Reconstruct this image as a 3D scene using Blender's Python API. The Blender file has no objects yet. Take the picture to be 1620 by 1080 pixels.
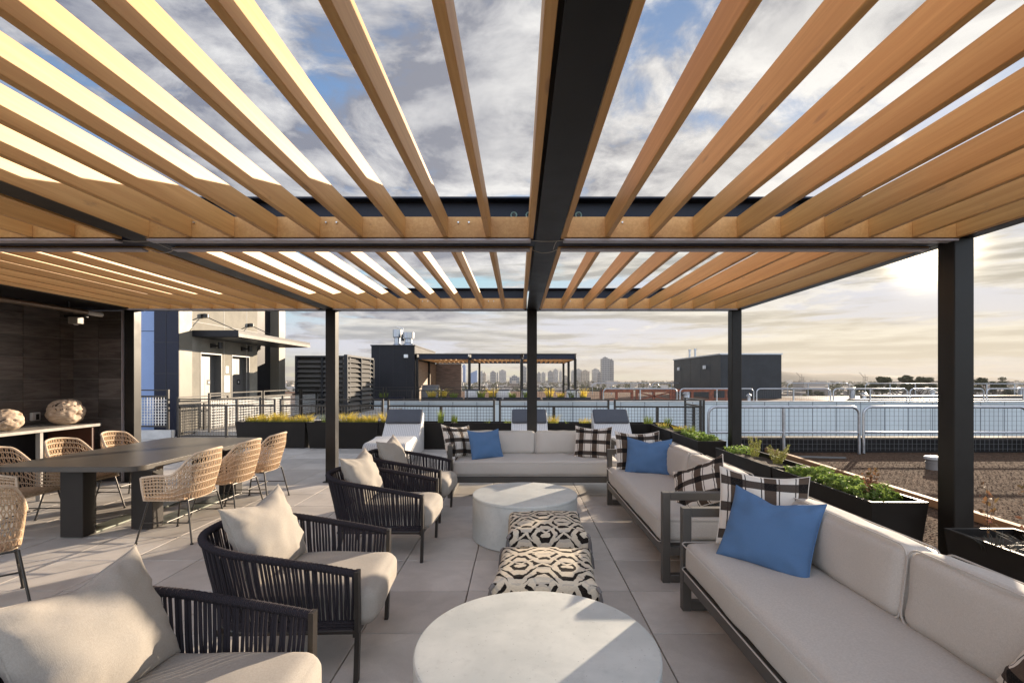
import bpy, bmesh, math, random
from mathutils import Vector, Matrix, noise as mnoise
R = math.radians
PI = math.pi
rnd = random.Random(11)
scene = bpy.context.scene
COL = scene.collection
F = 765.0            # focal length in photo pixels, photo 1620 px wide
CAMZ = 1.59
ORD = ['first', 'second', 'third', 'fourth', 'fifth', 'sixth', 'seventh', 'eighth', 'ninth', 'tenth', 'eleventh',
       'twelfth', 'thirteenth', 'fourteenth', 'fifteenth', 'sixteenth', 'seventeenth', 'eighteenth', 'nineteenth', 'twentieth']
SUN = Vector((0.855, 1.0, 0.2706)).normalized()

# ------------------------------------------------------------------ node helpers
def N(nt, typ, **kw):
    n = nt.nodes.new(typ)
    for k, v in kw.items():
        if k in n.inputs and not hasattr(n, k):
            n.inputs[k].default_value = v
        else:
            setattr(n, k, v)
    return n

def setin(nt, n, i, v):
    if hasattr(v, 'node'):
        nt.links.new(v, n.inputs[i])
    elif v is not None:
        n.inputs[i].default_value = v

def M(nt, op, a, b=None, c=None, clamp=False):
    n = nt.nodes.new('ShaderNodeMath'); n.operation = op; n.use_clamp = clamp
    setin(nt, n, 0, a); setin(nt, n, 1, b); setin(nt, n, 2, c)
    return n.outputs[0]

def VM(nt, op, a, b=None):
    n = nt.nodes.new('ShaderNodeVectorMath'); n.operation = op
    setin(nt, n, 0, a); setin(nt, n, 1, b)
    return n.outputs[1] if op in ('DOT_PRODUCT', 'LENGTH', 'DISTANCE') else n.outputs[0]

def MIX(nt, f, a, b, mode='MIX'):
    n = nt.nodes.new('ShaderNodeMix'); n.data_type = 'RGBA'; n.blend_type = mode
    def c4(v): return v if hasattr(v, 'node') else (tuple(v) + (1,) if len(v) == 3 else v)
    setin(nt, n, 0, f); setin(nt, n, 6, c4(a)); setin(nt, n, 7, c4(b))
    return n.outputs[2]

def NOISE(nt, vec, scale, detail=4, rough=.55, dist=0.0):
    n = nt.nodes.new('ShaderNodeTexNoise')
    n.inputs['Scale'].default_value = scale; n.inputs['Detail'].default_value = detail
    n.inputs['Roughness'].default_value = rough; n.inputs['Distortion'].default_value = dist
    if vec is not None: nt.links.new(vec, n.inputs['Vector'])
    return n.outputs['Fac']

def MAPV(nt, vec, scale=(1, 1, 1), loc=(0, 0, 0), rot=(0, 0, 0)):
    n = nt.nodes.new('ShaderNodeMapping')
    nt.links.new(vec, n.inputs[0]); n.inputs['Scale'].default_value = scale
    n.inputs['Location'].default_value = loc; n.inputs['Rotation'].default_value = rot
    return n.outputs[0]

def SMOOTH(nt, v, a, b, lo=0.0, hi=1.0):
    n = nt.nodes.new('ShaderNodeMapRange'); n.interpolation_type = 'SMOOTHSTEP'
    setin(nt, n, 0, v); n.inputs[1].default_value = a; n.inputs[2].default_value = b
    n.inputs[3].default_value = lo; n.inputs[4].default_value = hi
    return n.outputs[0]

def SEP(nt, v):
    n = nt.nodes.new('ShaderNodeSeparateXYZ'); nt.links.new(v, n.inputs[0]); return n.outputs

def COMB(nt, x, y, z):
    n = nt.nodes.new('ShaderNodeCombineXYZ'); setin(nt, n, 0, x); setin(nt, n, 1, y); setin(nt, n, 2, z)
    return n.outputs[0]

def base_mat(name):
    m = bpy.data.materials.new(name); m.use_nodes = True
    nt = m.node_tree
    b = nt.nodes['Principled BSDF']
    tc = nt.nodes.new('ShaderNodeTexCoord')
    return m, nt, b, tc

def bump(nt, b, h, strength=.3, dist=.01):
    n = nt.nodes.new('ShaderNodeBump'); n.inputs['Strength'].default_value = strength; n.inputs['Distance'].default_value = dist
    nt.links.new(h, n.inputs['Height']); nt.links.new(n.outputs[0], b.inputs['Normal'])

def mul3(c, k): return tuple(min(1, x * k) for x in c)

def mat(name, col, rough=.5, metal=0.0, var=.1, vs=4, bs=0, bstr=.2, bdist=.004, rvar=.1, stretch=(1, 1, 1), sheen=0, rand=0.0):
    m, nt, b, tc = base_mat(name)
    v = MAPV(nt, tc.outputs['Object'], stretch)
    n = NOISE(nt, v, vs, 5, .6)
    f = SMOOTH(nt, n, .3, .7)
    c = MIX(nt, f, mul3(col, 1 - var), mul3(col, 1 + var))
    if rand:
        oi = nt.nodes.new('ShaderNodeObjectInfo')
        k = M(nt, 'MULTIPLY_ADD', oi.outputs['Random'], 2 * rand, 1 - rand)
        c = MIX(nt, 1.0, c, COMB(nt, k, k, k), 'MULTIPLY')
    nt.links.new(c, b.inputs['Base Color'])
    nt.links.new(M(nt, 'MULTIPLY_ADD', f, rvar, rough - rvar / 2), b.inputs['Roughness'])
    b.inputs['Metallic'].default_value = metal
    if sheen: b.inputs['Sheen Weight'].default_value = sheen
    if bs: bump(nt, b, NOISE(nt, v, bs, 3, .6), bstr, bdist)
    return m

# ------------------------------------------------------------------ materials
def m_wood():
    m, nt, b, tc = base_mat('oiled_timber')
    oi = nt.nodes.new('ShaderNodeObjectInfo')
    off = COMB(nt, M(nt, 'MULTIPLY', oi.outputs['Random'], 37), M(nt, 'MULTIPLY', oi.outputs['Random'], 91), 0)
    v = VM(nt, 'ADD', tc.outputs['Object'], off)
    g = NOISE(nt, MAPV(nt, v, (30, .9, 30)), 1.6, 6, .62, .6)
    g2 = NOISE(nt, MAPV(nt, v, (6, .35, 6)), 2.0, 4, .55, .3)
    dirt = NOISE(nt, MAPV(nt, v, (3, 2.2, 9)), 1.4, 6, .7)
    c = MIX(nt, SMOOTH(nt, g, .3, .72), (.595, .312, .102), (.71, .412, .15))
    c = MIX(nt, SMOOTH(nt, g2, .35, .75, 0, .55), c, (.515, .262, .08))
    c = MIX(nt, SMOOTH(nt, dirt, .60, .78, 0, .5), c, (.24, .125, .06))
    kn = nt.nodes.new('ShaderNodeTexVoronoi'); kn.inputs['Scale'].default_value = 1.0
    nt.links.new(MAPV(nt, v, (5, 1.1, 5)), kn.inputs['Vector'])
    c = MIX(nt, SMOOTH(nt, kn.outputs['Distance'], .08, .03, 0, .4), c, (.2, .09, .04))
    k = M(nt, 'MULTIPLY_ADD', oi.outputs['Random'], .2, .9)
    c = MIX(nt, 1.0, c, COMB(nt, k, k, k), 'MULTIPLY')
    nt.links.new(c, b.inputs['Base Color'])
    b.inputs['Roughness'].default_value = .5
    bump(nt, b, g, .12, .002)
    return m
WOOD = m_wood()
STEEL = mat('dark_bronze_steel', (.013, .0118, .0105), .42, .0, .25, 3, 220, .08, .001)
STEELB = mat('dark_blue_steel', (.011, .016, .032), .42, .0, .2, 3)
LEDBOX = mat('pale_aluminium_channel', (.45, .42, .44), .45, .3, .05)
WIRE = mat('pale_cable', (.55, .5, .44), .5)
CHROME = mat('zinc_bolt', (.6, .6, .58), .3, .9)
EYE = mat('mint_ring_eyelet', (.35, .5, .45), .35, .2)
SOFAFR = mat('taupe_grey_powder_coat', (.085, .079, .071), .42, .15, .06, 3, 300, .05, .001)

def m_fabric(name, col, sc=420, dark=.8, coord='Object', heather=.08):
    m, nt, b, tc = base_mat(name)
    v = tc.outputs[coord]
    w1 = NOISE(nt, MAPV(nt, v, (sc, sc * .22, sc * .22)), 1, 2, .6)
    w2 = NOISE(nt, MAPV(nt, v, (sc * .22, sc * .22, sc)), 1, 2, .6)
    w = M(nt, 'ADD', w1, w2)
    big = NOISE(nt, v, 2.2, 4, .6)
    c = MIX(nt, SMOOTH(nt, w, .75, 1.25), mul3(col, 1 - heather), mul3(col, 1 + heather))
    c = MIX(nt, SMOOTH(nt, big, .35, .75, 0, .5), c, mul3(col, dark))
    nt.links.new(c, b.inputs['Base Color'])
    b.inputs['Roughness'].default_value = .9
    b.inputs['Sheen Weight'].default_value = .06 if max(col) > .2 else 0
    b.inputs['Specular IOR Level'].default_value = .2
    bump(nt, b, w, .22, .002)
    return m
LINEN = m_fabric('oatmeal_linen', (.50, .475, .435), 500, .93)
LINENG = m_fabric('warm_grey_linen', (.345, .315, .275), 500, .9)
BLUE = m_fabric('cobalt_cotton', (.085, .168, .315), 700, .86, heather=.05)
HEADF = m_fabric('slate_fabric', (.085, .09, .105), 300)

def m_plaid():
    m, nt, b, tc = base_mat('black_white_taupe_plaid')
    x, y, z = SEP(nt, tc.outputs['UV'])
    def band(c, n, lo, hi, off):
        f = M(nt, 'FRACT', M(nt, 'MULTIPLY_ADD', c, n, off))
        return M(nt, 'MULTIPLY', M(nt, 'GREATER_THAN', f, lo), M(nt, 'LESS_THAN', f, hi))
    vb = band(x, 2.6, .34, .70, .05)
    hb = band(y, 2.8, .34, .68, .15)
    both = M(nt, 'MULTIPLY', vb, hb)
    thin = M(nt, 'MAXIMUM', band(x, 2.6, .24, .275, .05), band(x, 2.6, .765, .80, .05))
    c = MIX(nt, vb, (.64, .60, .54), (.085, .062, .047))
    c = MIX(nt, thin, c, (.03, .025, .022))
    c = MIX(nt, M(nt, 'MULTIPLY', hb, .97), c, (.045, .034, .028))
    c = MIX(nt, both, c, (.008, .007, .007))
    w = NOISE(nt, MAPV(nt, tc.outputs['UV'], (160, 40, 1)), 1, 3, .7)
    c = MIX(nt, SMOOTH(nt, w, .45, .8, 0, .16), c, (.3, .26, .22))
    nt.links.new(c, b.inputs['Base Color']); b.inputs['Roughness'].default_value = .95
    b.inputs['Specular IOR Level'].default_value = .15
    bump(nt, b, w, .4, .003)
    return m
PLAID = m_plaid()

def m_kilim():
    m, nt, b, tc = base_mat('cream_black_kilim')
    u = tc.outputs['UV']
    wob = NOISE(nt, u, 5, 3, .6)
    x, y, z = SEP(nt, u)
    oi = nt.nodes.new('ShaderNodeObjectInfo')
    x = M(nt, 'ADD', x, M(nt, 'MULTIPLY', oi.outputs['Object Index'], .27)); y = M(nt, 'ADD', y, M(nt, 'MULTIPLY', oi.outputs['Object Index'], .36))
    x = M(nt, 'ADD', x, M(nt, 'MULTIPLY_ADD', wob, .12, -.06))
    wob2 = NOISE(nt, MAPV(nt, u, (1, 1, 1), (3, 7, 0)), 4, 3, .6)
    y = M(nt, 'ADD', y, M(nt, 'MULTIPLY_ADD', wob2, .12, -.06))
    def pp(c, n):   # triangle 0..1
        f = M(nt, 'FRACT', M(nt, 'MULTIPLY', c, n))
        return M(nt, 'MULTIPLY', M(nt, 'ABSOLUTE', M(nt, 'SUBTRACT', f, .5)), 2)
    dx = pp(x, 2.0); dy = pp(y, 1.5)
    dx2 = M(nt, 'MINIMUM', M(nt, 'MAXIMUM', dx, .24), .80)
    s = M(nt, 'ADD', M(nt, 'MULTIPLY', dx2, 1.25), dy)
    f = M(nt, 'FRACT', M(nt, 'MULTIPLY', s, 1.9))
    line = M(nt, 'MULTIPLY', M(nt, 'GREATER_THAN', f, .22), M(nt, 'LESS_THAN', f, M(nt, 'MULTIPLY_ADD', wob, .5, .38)))
    s2 = M(nt, 'SUBTRACT', M(nt, 'MULTIPLY', dx2, 1.25), dy)
    f2 = M(nt, 'FRACT', M(nt, 'MULTIPLY_ADD', s2, 1.3, .35))
    grey = M(nt, 'MULTIPLY', M(nt, 'GREATER_THAN', f2, .62), M(nt, 'LESS_THAN', f2, .78))
    cut = M(nt, 'GREATER_THAN', M(nt, 'FRACT', M(nt, 'MULTIPLY', M(nt, 'ADD', y, M(nt, 'MULTIPLY', dx, .22)), 4.4)), .17)
    line = M(nt, 'MULTIPLY', line, cut)
    w = NOISE(nt, MAPV(nt, u, (40, 110, 1)), 1, 4, .75)
    c = MIX(nt, SMOOTH(nt, w, .3, .75), (.70, .63, .50), (.56, .49, .38))
    c = MIX(nt, M(nt, 'MULTIPLY', grey, .45), c, (.36, .34, .32))
    c = MIX(nt, line, c, MIX(nt, SMOOTH(nt, w, .4, .7), (.012, .010, .009), (.04, .032, .027)))
    nt.links.new(c, b.inputs['Base Color']); b.inputs['Roughness'].default_value = .95
    b.inputs['Specular IOR Level'].default_value = .15
    bump(nt, b, w, .6, .005)
    return m
KILIM = m_kilim()
TASSEL = m_fabric('grey_yarn', (.20, .19, .185), 300)

ROPE = m_fabric('charcoal_rope', (.030, .026, .031), 500, .8)
CHAIRFR = mat('umber_metal_frame', (.028, .023, .019), .4, .2, .1)
def m_concrete():
    m, nt, b, tc = base_mat('pale_cast_concrete')
    v = tc.outputs['Object']
    a = NOISE(nt, v, 2.4, 7, .62, .3); d = NOISE(nt, v, 26, 4, .7)
    c = MIX(nt, SMOOTH(nt, a, .32, .68), (.45, .475, .46), (.57, .59, .565))
    c = MIX(nt, SMOOTH(nt, d, .52, .72, 0, .35), c, (.36, .38, .37))
    st_ = NOISE(nt, v, 1.3, 3, .5, 1.5)
    c = MIX(nt, SMOOTH(nt, st_, .60, .63, 0, .13), c, (.33, .35, .34))
    pit = nt.nodes.new('ShaderNodeTexVoronoi'); pit.inputs['Scale'].default_value = 30; nt.links.new(v, pit.inputs['Vector'])
    c = MIX(nt, SMOOTH(nt, pit.outputs['Distance'], .10, .06, 0, .6), c, (.2, .21, .2))
    nt.links.new(c, b.inputs['Base Color'])
    nt.links.new(M(nt, 'MULTIPLY_ADD', a, .25, .38), b.inputs['Roughness'])
    bump(nt, b, d, .12, .002)
    return m
CONC = m_concrete()

def m_paver():
    m, nt, b, tc = base_mat('porcelain_paver')
    at = nt.nodes.new('ShaderNodeAttribute'); at.attribute_name = 'tint'
    v = tc.outputs['Object']
    a = NOISE(nt, v, 2.6, 7, .65, .4); d = NOISE(nt, v, 130, 3, .7); e = NOISE(nt, v, .55, 4, .6)
    c = MIX(nt, SMOOTH(nt, a, .25, .75), (.43, .395, .355), (.57, .53, .482))
    c = MIX(nt, SMOOTH(nt, d, .45, .75, 0, .35), c, (.33, .29, .255))
    c = MIX(nt, SMOOTH(nt, e, .5, .72, 0, .3), c, (.36, .325, .29))
    wm = NOISE(nt, v, 1.1, 5, .6, 1.2)
    c = MIX(nt, SMOOTH(nt, wm, .57, .60, 0, .16), c, (.33, .30, .27)); c = MIX(nt, SMOOTH(nt, NOISE(nt, v, 7, 6, .75), .62, .75, 0, .3), c, (.30, .27, .24))
    t = at.outputs['Fac']
    k = M(nt, 'MULTIPLY_ADD', t, .26, .87)
    c = MIX(nt, 1.0, c, COMB(nt, k, k, k), 'MULTIPLY')
    nt.links.new(c, b.inputs['Base Color'])
    nt.links.new(M(nt, 'MULTIPLY_ADD', a, .25, .42), b.inputs['Roughness'])
    bump(nt, b, d, .1, .002)
    return m
PAVER = m_paver()
JOINT = mat('dark_joint_base', (.05, .045, .04), .9)  # even dark colour of the slab under the open paver joints

def m_gravel():
    m, nt, b, tc = base_mat('brown_gravel')
    v = tc.outputs['Object']
    vo = nt.nodes.new('ShaderNodeTexVoronoi'); vo.inputs['Scale'].default_value = 34
    nt.links.new(v, vo.inputs['Vector'])
    r = SEP(nt, vo.outputs['Color'])[0]
    c = MIX(nt, r, (.065, .04, .026), (.16, .10, .067))
    big = NOISE(nt, v, .8, 4, .6)
    c = MIX(nt, SMOOTH(nt, big, .4, .7, 0, .4), c, (.09, .068, .05))
    nt.links.new(c, b.inputs['Base Color']); b.inputs['Roughness'].default_value = 1.0; b.inputs['Specular IOR Level'].default_value = .05
    bump(nt, b, M(nt, 'SUBTRACT', 1.0, vo.outputs['Distance']), 1.0, .03)
    return m
GRAVEL = m_gravel()
def m_stone():
    m, nt, b, tc = base_mat('loose_brown_stone')
    at = nt.nodes.new('ShaderNodeAttribute'); at.attribute_name = 'tint'
    c = MIX(nt, at.outputs['Fac'], (.055, .034, .022), (.17, .11, .075))
    nt.links.new(c, b.inputs['Base Color']); b.inputs['Roughness'].default_value = 1.0; b.inputs['Specular IOR Level'].default_value = .15
    return m
STONE = m_stone()

def m_tile():
    m, nt, b, tc = base_mat('dark_wood_look_tile')
    at = nt.nodes.new('ShaderNodeAttribute'); at.attribute_name = 'tint'
    off = COMB(nt, M(nt, 'MULTIPLY', at.outputs['Fac'], 31), M(nt, 'MULTIPLY', at.outputs['Fac'], 57), 0)
    v = VM(nt, 'ADD', tc.outputs['Object'], off)
    g = NOISE(nt, MAPV(nt, v, (1.2, 1.2, 9)), 1.8, 7, .65, .9)
    c = MIX(nt, SMOOTH(nt, g, .28, .7), (.064, .052, .046), (.15, .128, .115))
    k = M(nt, 'MULTIPLY_ADD', at.outputs['Fac'], .6, .7)
    c = MIX(nt, 1.0, c, COMB(nt, k, k, k), 'MULTIPLY')
    nt.links.new(c, b.inputs['Base Color']); b.inputs['Roughness'].default_value = .38
    bump(nt, b, g, .1, .002)
    return m
TILE = m_tile()
GROUT = mat('grey_grout', (.27, .245, .225), .9)

def m_weave():
    m, nt, b, tc = base_mat('white_resin_weave')
    x, y, z = SEP(nt, tc.outputs['Object'])
    def tri(c, n):
        return M(nt, 'ABSOLUTE', M(nt, 'SUBTRACT', M(nt, 'FRACT', M(nt, 'MULTIPLY', c, n)), .5))
    a = tri(M(nt, 'ADD', x, M(nt, 'MULTIPLY', y, .0)), 26); q = tri(M(nt, 'ADD', y, z), 26)
    hole = M(nt, 'MULTIPLY', M(nt, 'LESS_THAN', a, .16), M(nt, 'LESS_THAN', q, .16))
    c = MIX(nt, hole, (.62, .60, .58), (.10, .10, .12))
    nt.links.new(c, b.inputs['Base Color']); b.inputs['Roughness'].default_value = .55
    bump(nt, b, M(nt, 'ADD', a, q), .5, .006)
    return m
WEAVE = m_weave()
RATTAN = m_fabric('honey_rattan', (.52, .37, .235), 160, .85, heather=.2)
RATTANP = m_fabric('pale_rattan_rim', (.62, .49, .36), 160, .9, heather=.12)
ROD = mat('gunmetal_rod', (.06, .055, .05), .35, .6)
TABLE = mat('dark_weathered_tabletop', (.085, .075, .063), .38, 0, .10, 2, 160, .03, .0006, .06, (1, .3, 1))
TABLEG = mat('pale_zinc_plate', (.22, .24, .2), .4, .5)
PLANTER = mat('black_bronze_planter', (.011, .009, .0075), .5, 0, .2, 2, 200, .05, .001)
SOIL = mat('dark_soil', (.045, .03, .02), .95, 0, .4, 30, 60, .8, .02)
TIMBER = mat('raw_cedar_kerb', (.42, .25, .13), .7, 0, .25, 6, 90, .2, .002, .1, (1, .15, 1))
GALV = mat('galvanised_steel', (.42, .44, .47), .34, .85, .12, 9)
WIREG = mat('galvanised_wire', (.12, .125, .13), .9)
GUARD = mat('dark_bronze_rail', (.03, .026, .022), .4, .2)
GUARDW = mat('dark_wire', (.035, .032, .03), .5, .2)
MEMB = mat('black_roof_membrane', (.02, .019, .019), .85, 0, .3, 2, 8, .5, .03)
PALE = mat('pale_blue_wall_panel', (.54, .60, .62), .6, 0, .10, .5, 0, .2, .004, .1, (1, 1, .25))
SEAM = mat('grey_panel_seam', (.16, .18, .2), .8)
COPING = mat('white_coping', (.5, .5, .49), .5)
TLEG = mat('blackened_table_leg', (.028, .023, .019), .45)
NAVY = mat('navy_cladding_panel', (.009, .012, .028), .38, 0, .15, 1)
SKYB = mat('cornflower_wall', (.24, .34, .57), .6, 0, .05, 1)
STUCCO = mat('tan_concrete_wall', (.235, .22, .185), .85, 0, .16, 2.2, 40, .25, .006)
TANPAN = mat('tan_metal_panel', (.17, .155, .125), .5, .1, .08, 1)
BLACKP = mat('charcoal_metal_panel', (.013, .013, .016), .42, .1, .2, 1)
GREYP = mat('slate_metal_panel', (.032, .035, .040), .42, .2, .15, 1)
LOUV = mat('grey_louver_blade', (.10, .095, .087), .6, .2)
STAIN = mat('brushed_stainless', (.17, .17, .168), .45, .5, .06, 6)
PAPER = mat('white_notice', (.78, .78, .76), .6)
BLK = mat('black_plastic', (.015, .015, .015), .4)
WHITEP = mat('white_plastic', (.55, .53, .5), .45)
COUNTER = mat('pale_quartz_counter', (.36, .34, .31), .3, 0, .06, 8)
RUST = mat('rusty_red_steel', (.22, .065, .03), .75, 0, .35, 5)
ROOFBR = mat('brown_roof_gravel', (.15, .09, .06), .9, 0, .4, 3, 20, .6, .05)
ROOFMEM = mat('grey_roof_membrane', (.07, .07, .07), .5, 0, .3, .4)

def m_leaf(name, c1, c2, tr=.45):
    m, nt, b, tc = base_mat(name)
    oi = nt.nodes.new('ShaderNodeObjectInfo')
    n = NOISE(nt, tc.outputs['Object'], 9, 3, .6)
    c = MIX(nt, SMOOTH(nt, n, .3, .7), c1, c2)
    k = M(nt, 'MULTIPLY_ADD', oi.outputs['Random'], .3, .85)
    c = MIX(nt, 1.0, c, COMB(nt, k, k, k), 'MULTIPLY')
    nt.links.new(c, b.inputs['Base Color']); b.inputs['Roughness'].default_value = .55
    t = nt.nodes.new('ShaderNodeBsdfTranslucent'); nt.links.new(c, t.inputs[0])
    mx = nt.nodes.new('ShaderNodeMixShader'); mx.inputs[0].default_value = tr
    nt.links.new(b.outputs[0], mx.inputs[1]); nt.links.new(t.outputs[0], mx.inputs[2])
    nt.links.new(mx.outputs[0], nt.nodes['Material Output'].inputs[0])
    return m

def m_yellow():
    m = m_leaf('yellow_grass', (.74, .55, .08), (.54, .43, .07), .5); nt = m.node_tree
    b = nt.nodes['Principled BSDF']; t = [n for n in nt.nodes if n.type == 'BSDF_TRANSLUCENT'][0]
    src = b.inputs['Base Color'].links[0].from_socket; tc = [n for n in nt.nodes if n.type == 'TEX_COORD'][0]
    z = SEP(nt, tc.outputs['Object'])[2]
    n = NOISE(nt, tc.outputs['Object'], 24, 2, .5)
    c = MIX(nt, SMOOTH(nt, z, .13, .02), src, (.12, .16, .03)); c = MIX(nt, SMOOTH(nt, n, .6, .7, 0, .8), c, (.30, .22, .12))
    nt.links.new(c, b.inputs['Base Color']); nt.links.new(c, t.inputs[0]); return m
GYEL = m_yellow()
GGRN = m_leaf('fresh_green_blade', (.22, .27, .045), (.13, .18, .03), .5)
GFOX = m_leaf('lime_foxtail', (.34, .34, .09), (.20, .23, .05), .5)
WIREB = mat('bright_zinc_wire', (.62, .62, .60), .5, .2)
GCOV = m_leaf('bright_groundcover', (.27, .37, .09), (.13, .21, .045), .5)
GRED = m_leaf('bronze_red_leaf', (.20, .08, .05), (.17, .13, .05), .4)
GDARK = m_leaf('black_mondo_blade', (.025, .028, .022), (.05, .05, .035), .1)
TREEL = m_leaf('cypress_foliage', (.045, .052, .022), (.075, .075, .03), .12)
STEM = mat('brown_stem', (.09, .055, .035), .8)
BARK = mat('grey_brown_bark', (.10, .075, .055), .9)

def m_drift():
    m, nt, b, tc = base_mat('bleached_driftwood')
    v = tc.outputs['Object']
    w = NOISE(nt, MAPV(nt, v, (1, 1, 3)), 7, 7, .7, 2.2)
    p = NOISE(nt, v, 6, 3, .5, 1.2)
    c = MIX(nt, SMOOTH(nt, w, .3, .7), (.36, .26, .18), (.58, .47, .36))
    c = MIX(nt, SMOOTH(nt, p, .60, .64), c, (.035, .02, .012))
    nt.links.new(c, b.inputs['Base Color']); b.inputs['Roughness'].default_value = .7
    bump(nt, b, w, .5, .012)
    return m
DRIFT = m_drift()

def m_tower(name, c1, c2, fh=3.6, bw=3.0):
    m, nt, b, tc = base_mat(name)
    x, y, z = SEP(nt, tc.outputs['Object'])
    fz = M(nt, 'FRACT', M(nt, 'DIVIDE', z, fh)); fx = M(nt, 'FRACT', M(nt, 'DIVIDE', M(nt, 'ADD', x, y), bw))
    g = M(nt, 'MULTIPLY', M(nt, 'GREATER_THAN', fz, .38), M(nt, 'GREATER_THAN', fx, .25))
    c = MIX(nt, g, c1, c2)
    nt.links.new(c, b.inputs['Base Color'])
    nt.links.new(M(nt, 'MULTIPLY_ADD', g, -.5, .7), b.inputs['Roughness'])
    return m
TW = [m_tower('pale_tower_facade', (.40, .39, .38), (.07, .09, .12), 5, 5),
      m_tower('dark_glass_tower_facade', (.22, .23, .25), (.04, .06, .09), 6, 5),
      m_tower('blue_glass_tower_facade', (.14, .24, .42), (.07, .16, .36), 3.6, 2),
      m_tower('tan_tower_facade', (.38, .32, .25), (.08, .08, .09), 5, 6)]

for m_ in (NAVY, STEELB, STEEL, BLACKP, GREYP, PLANTER, TLEG): m_.node_tree.nodes['Principled BSDF'].inputs['Specular IOR Level'].default_value = .28
for m_ in (COPING, ROOFMEM, ROOFBR, PALE, MEMB, TIMBER): m_.node_tree.nodes['Principled BSDF'].inputs['Specular IOR Level'].default_value = .12
# ------------------------------------------------------------------ mesh helpers
_bev = {}
def bevel_box(sx, sy, sz, r, seg=2):
    key = (round(sx, 4), round(sy, 4), round(sz, 4), round(r, 4), seg)
    if key not in _bev:
        bm = bmesh.new(); bmesh.ops.create_cube(bm, size=1)
        for v in bm.verts: v.co = Vector((v.co.x * sx, v.co.y * sy, v.co.z * sz))
        bmesh.ops.bevel(bm, geom=list(bm.edges), offset=r, segments=seg, affect='EDGES', profile=.5)
        bm.verts.index_update()
        _bev[key] = ([v.co.copy() for v in bm.verts], [[v.index for v in f.verts] for f in bm.faces]); bm.free()
    return _bev[key]

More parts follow.
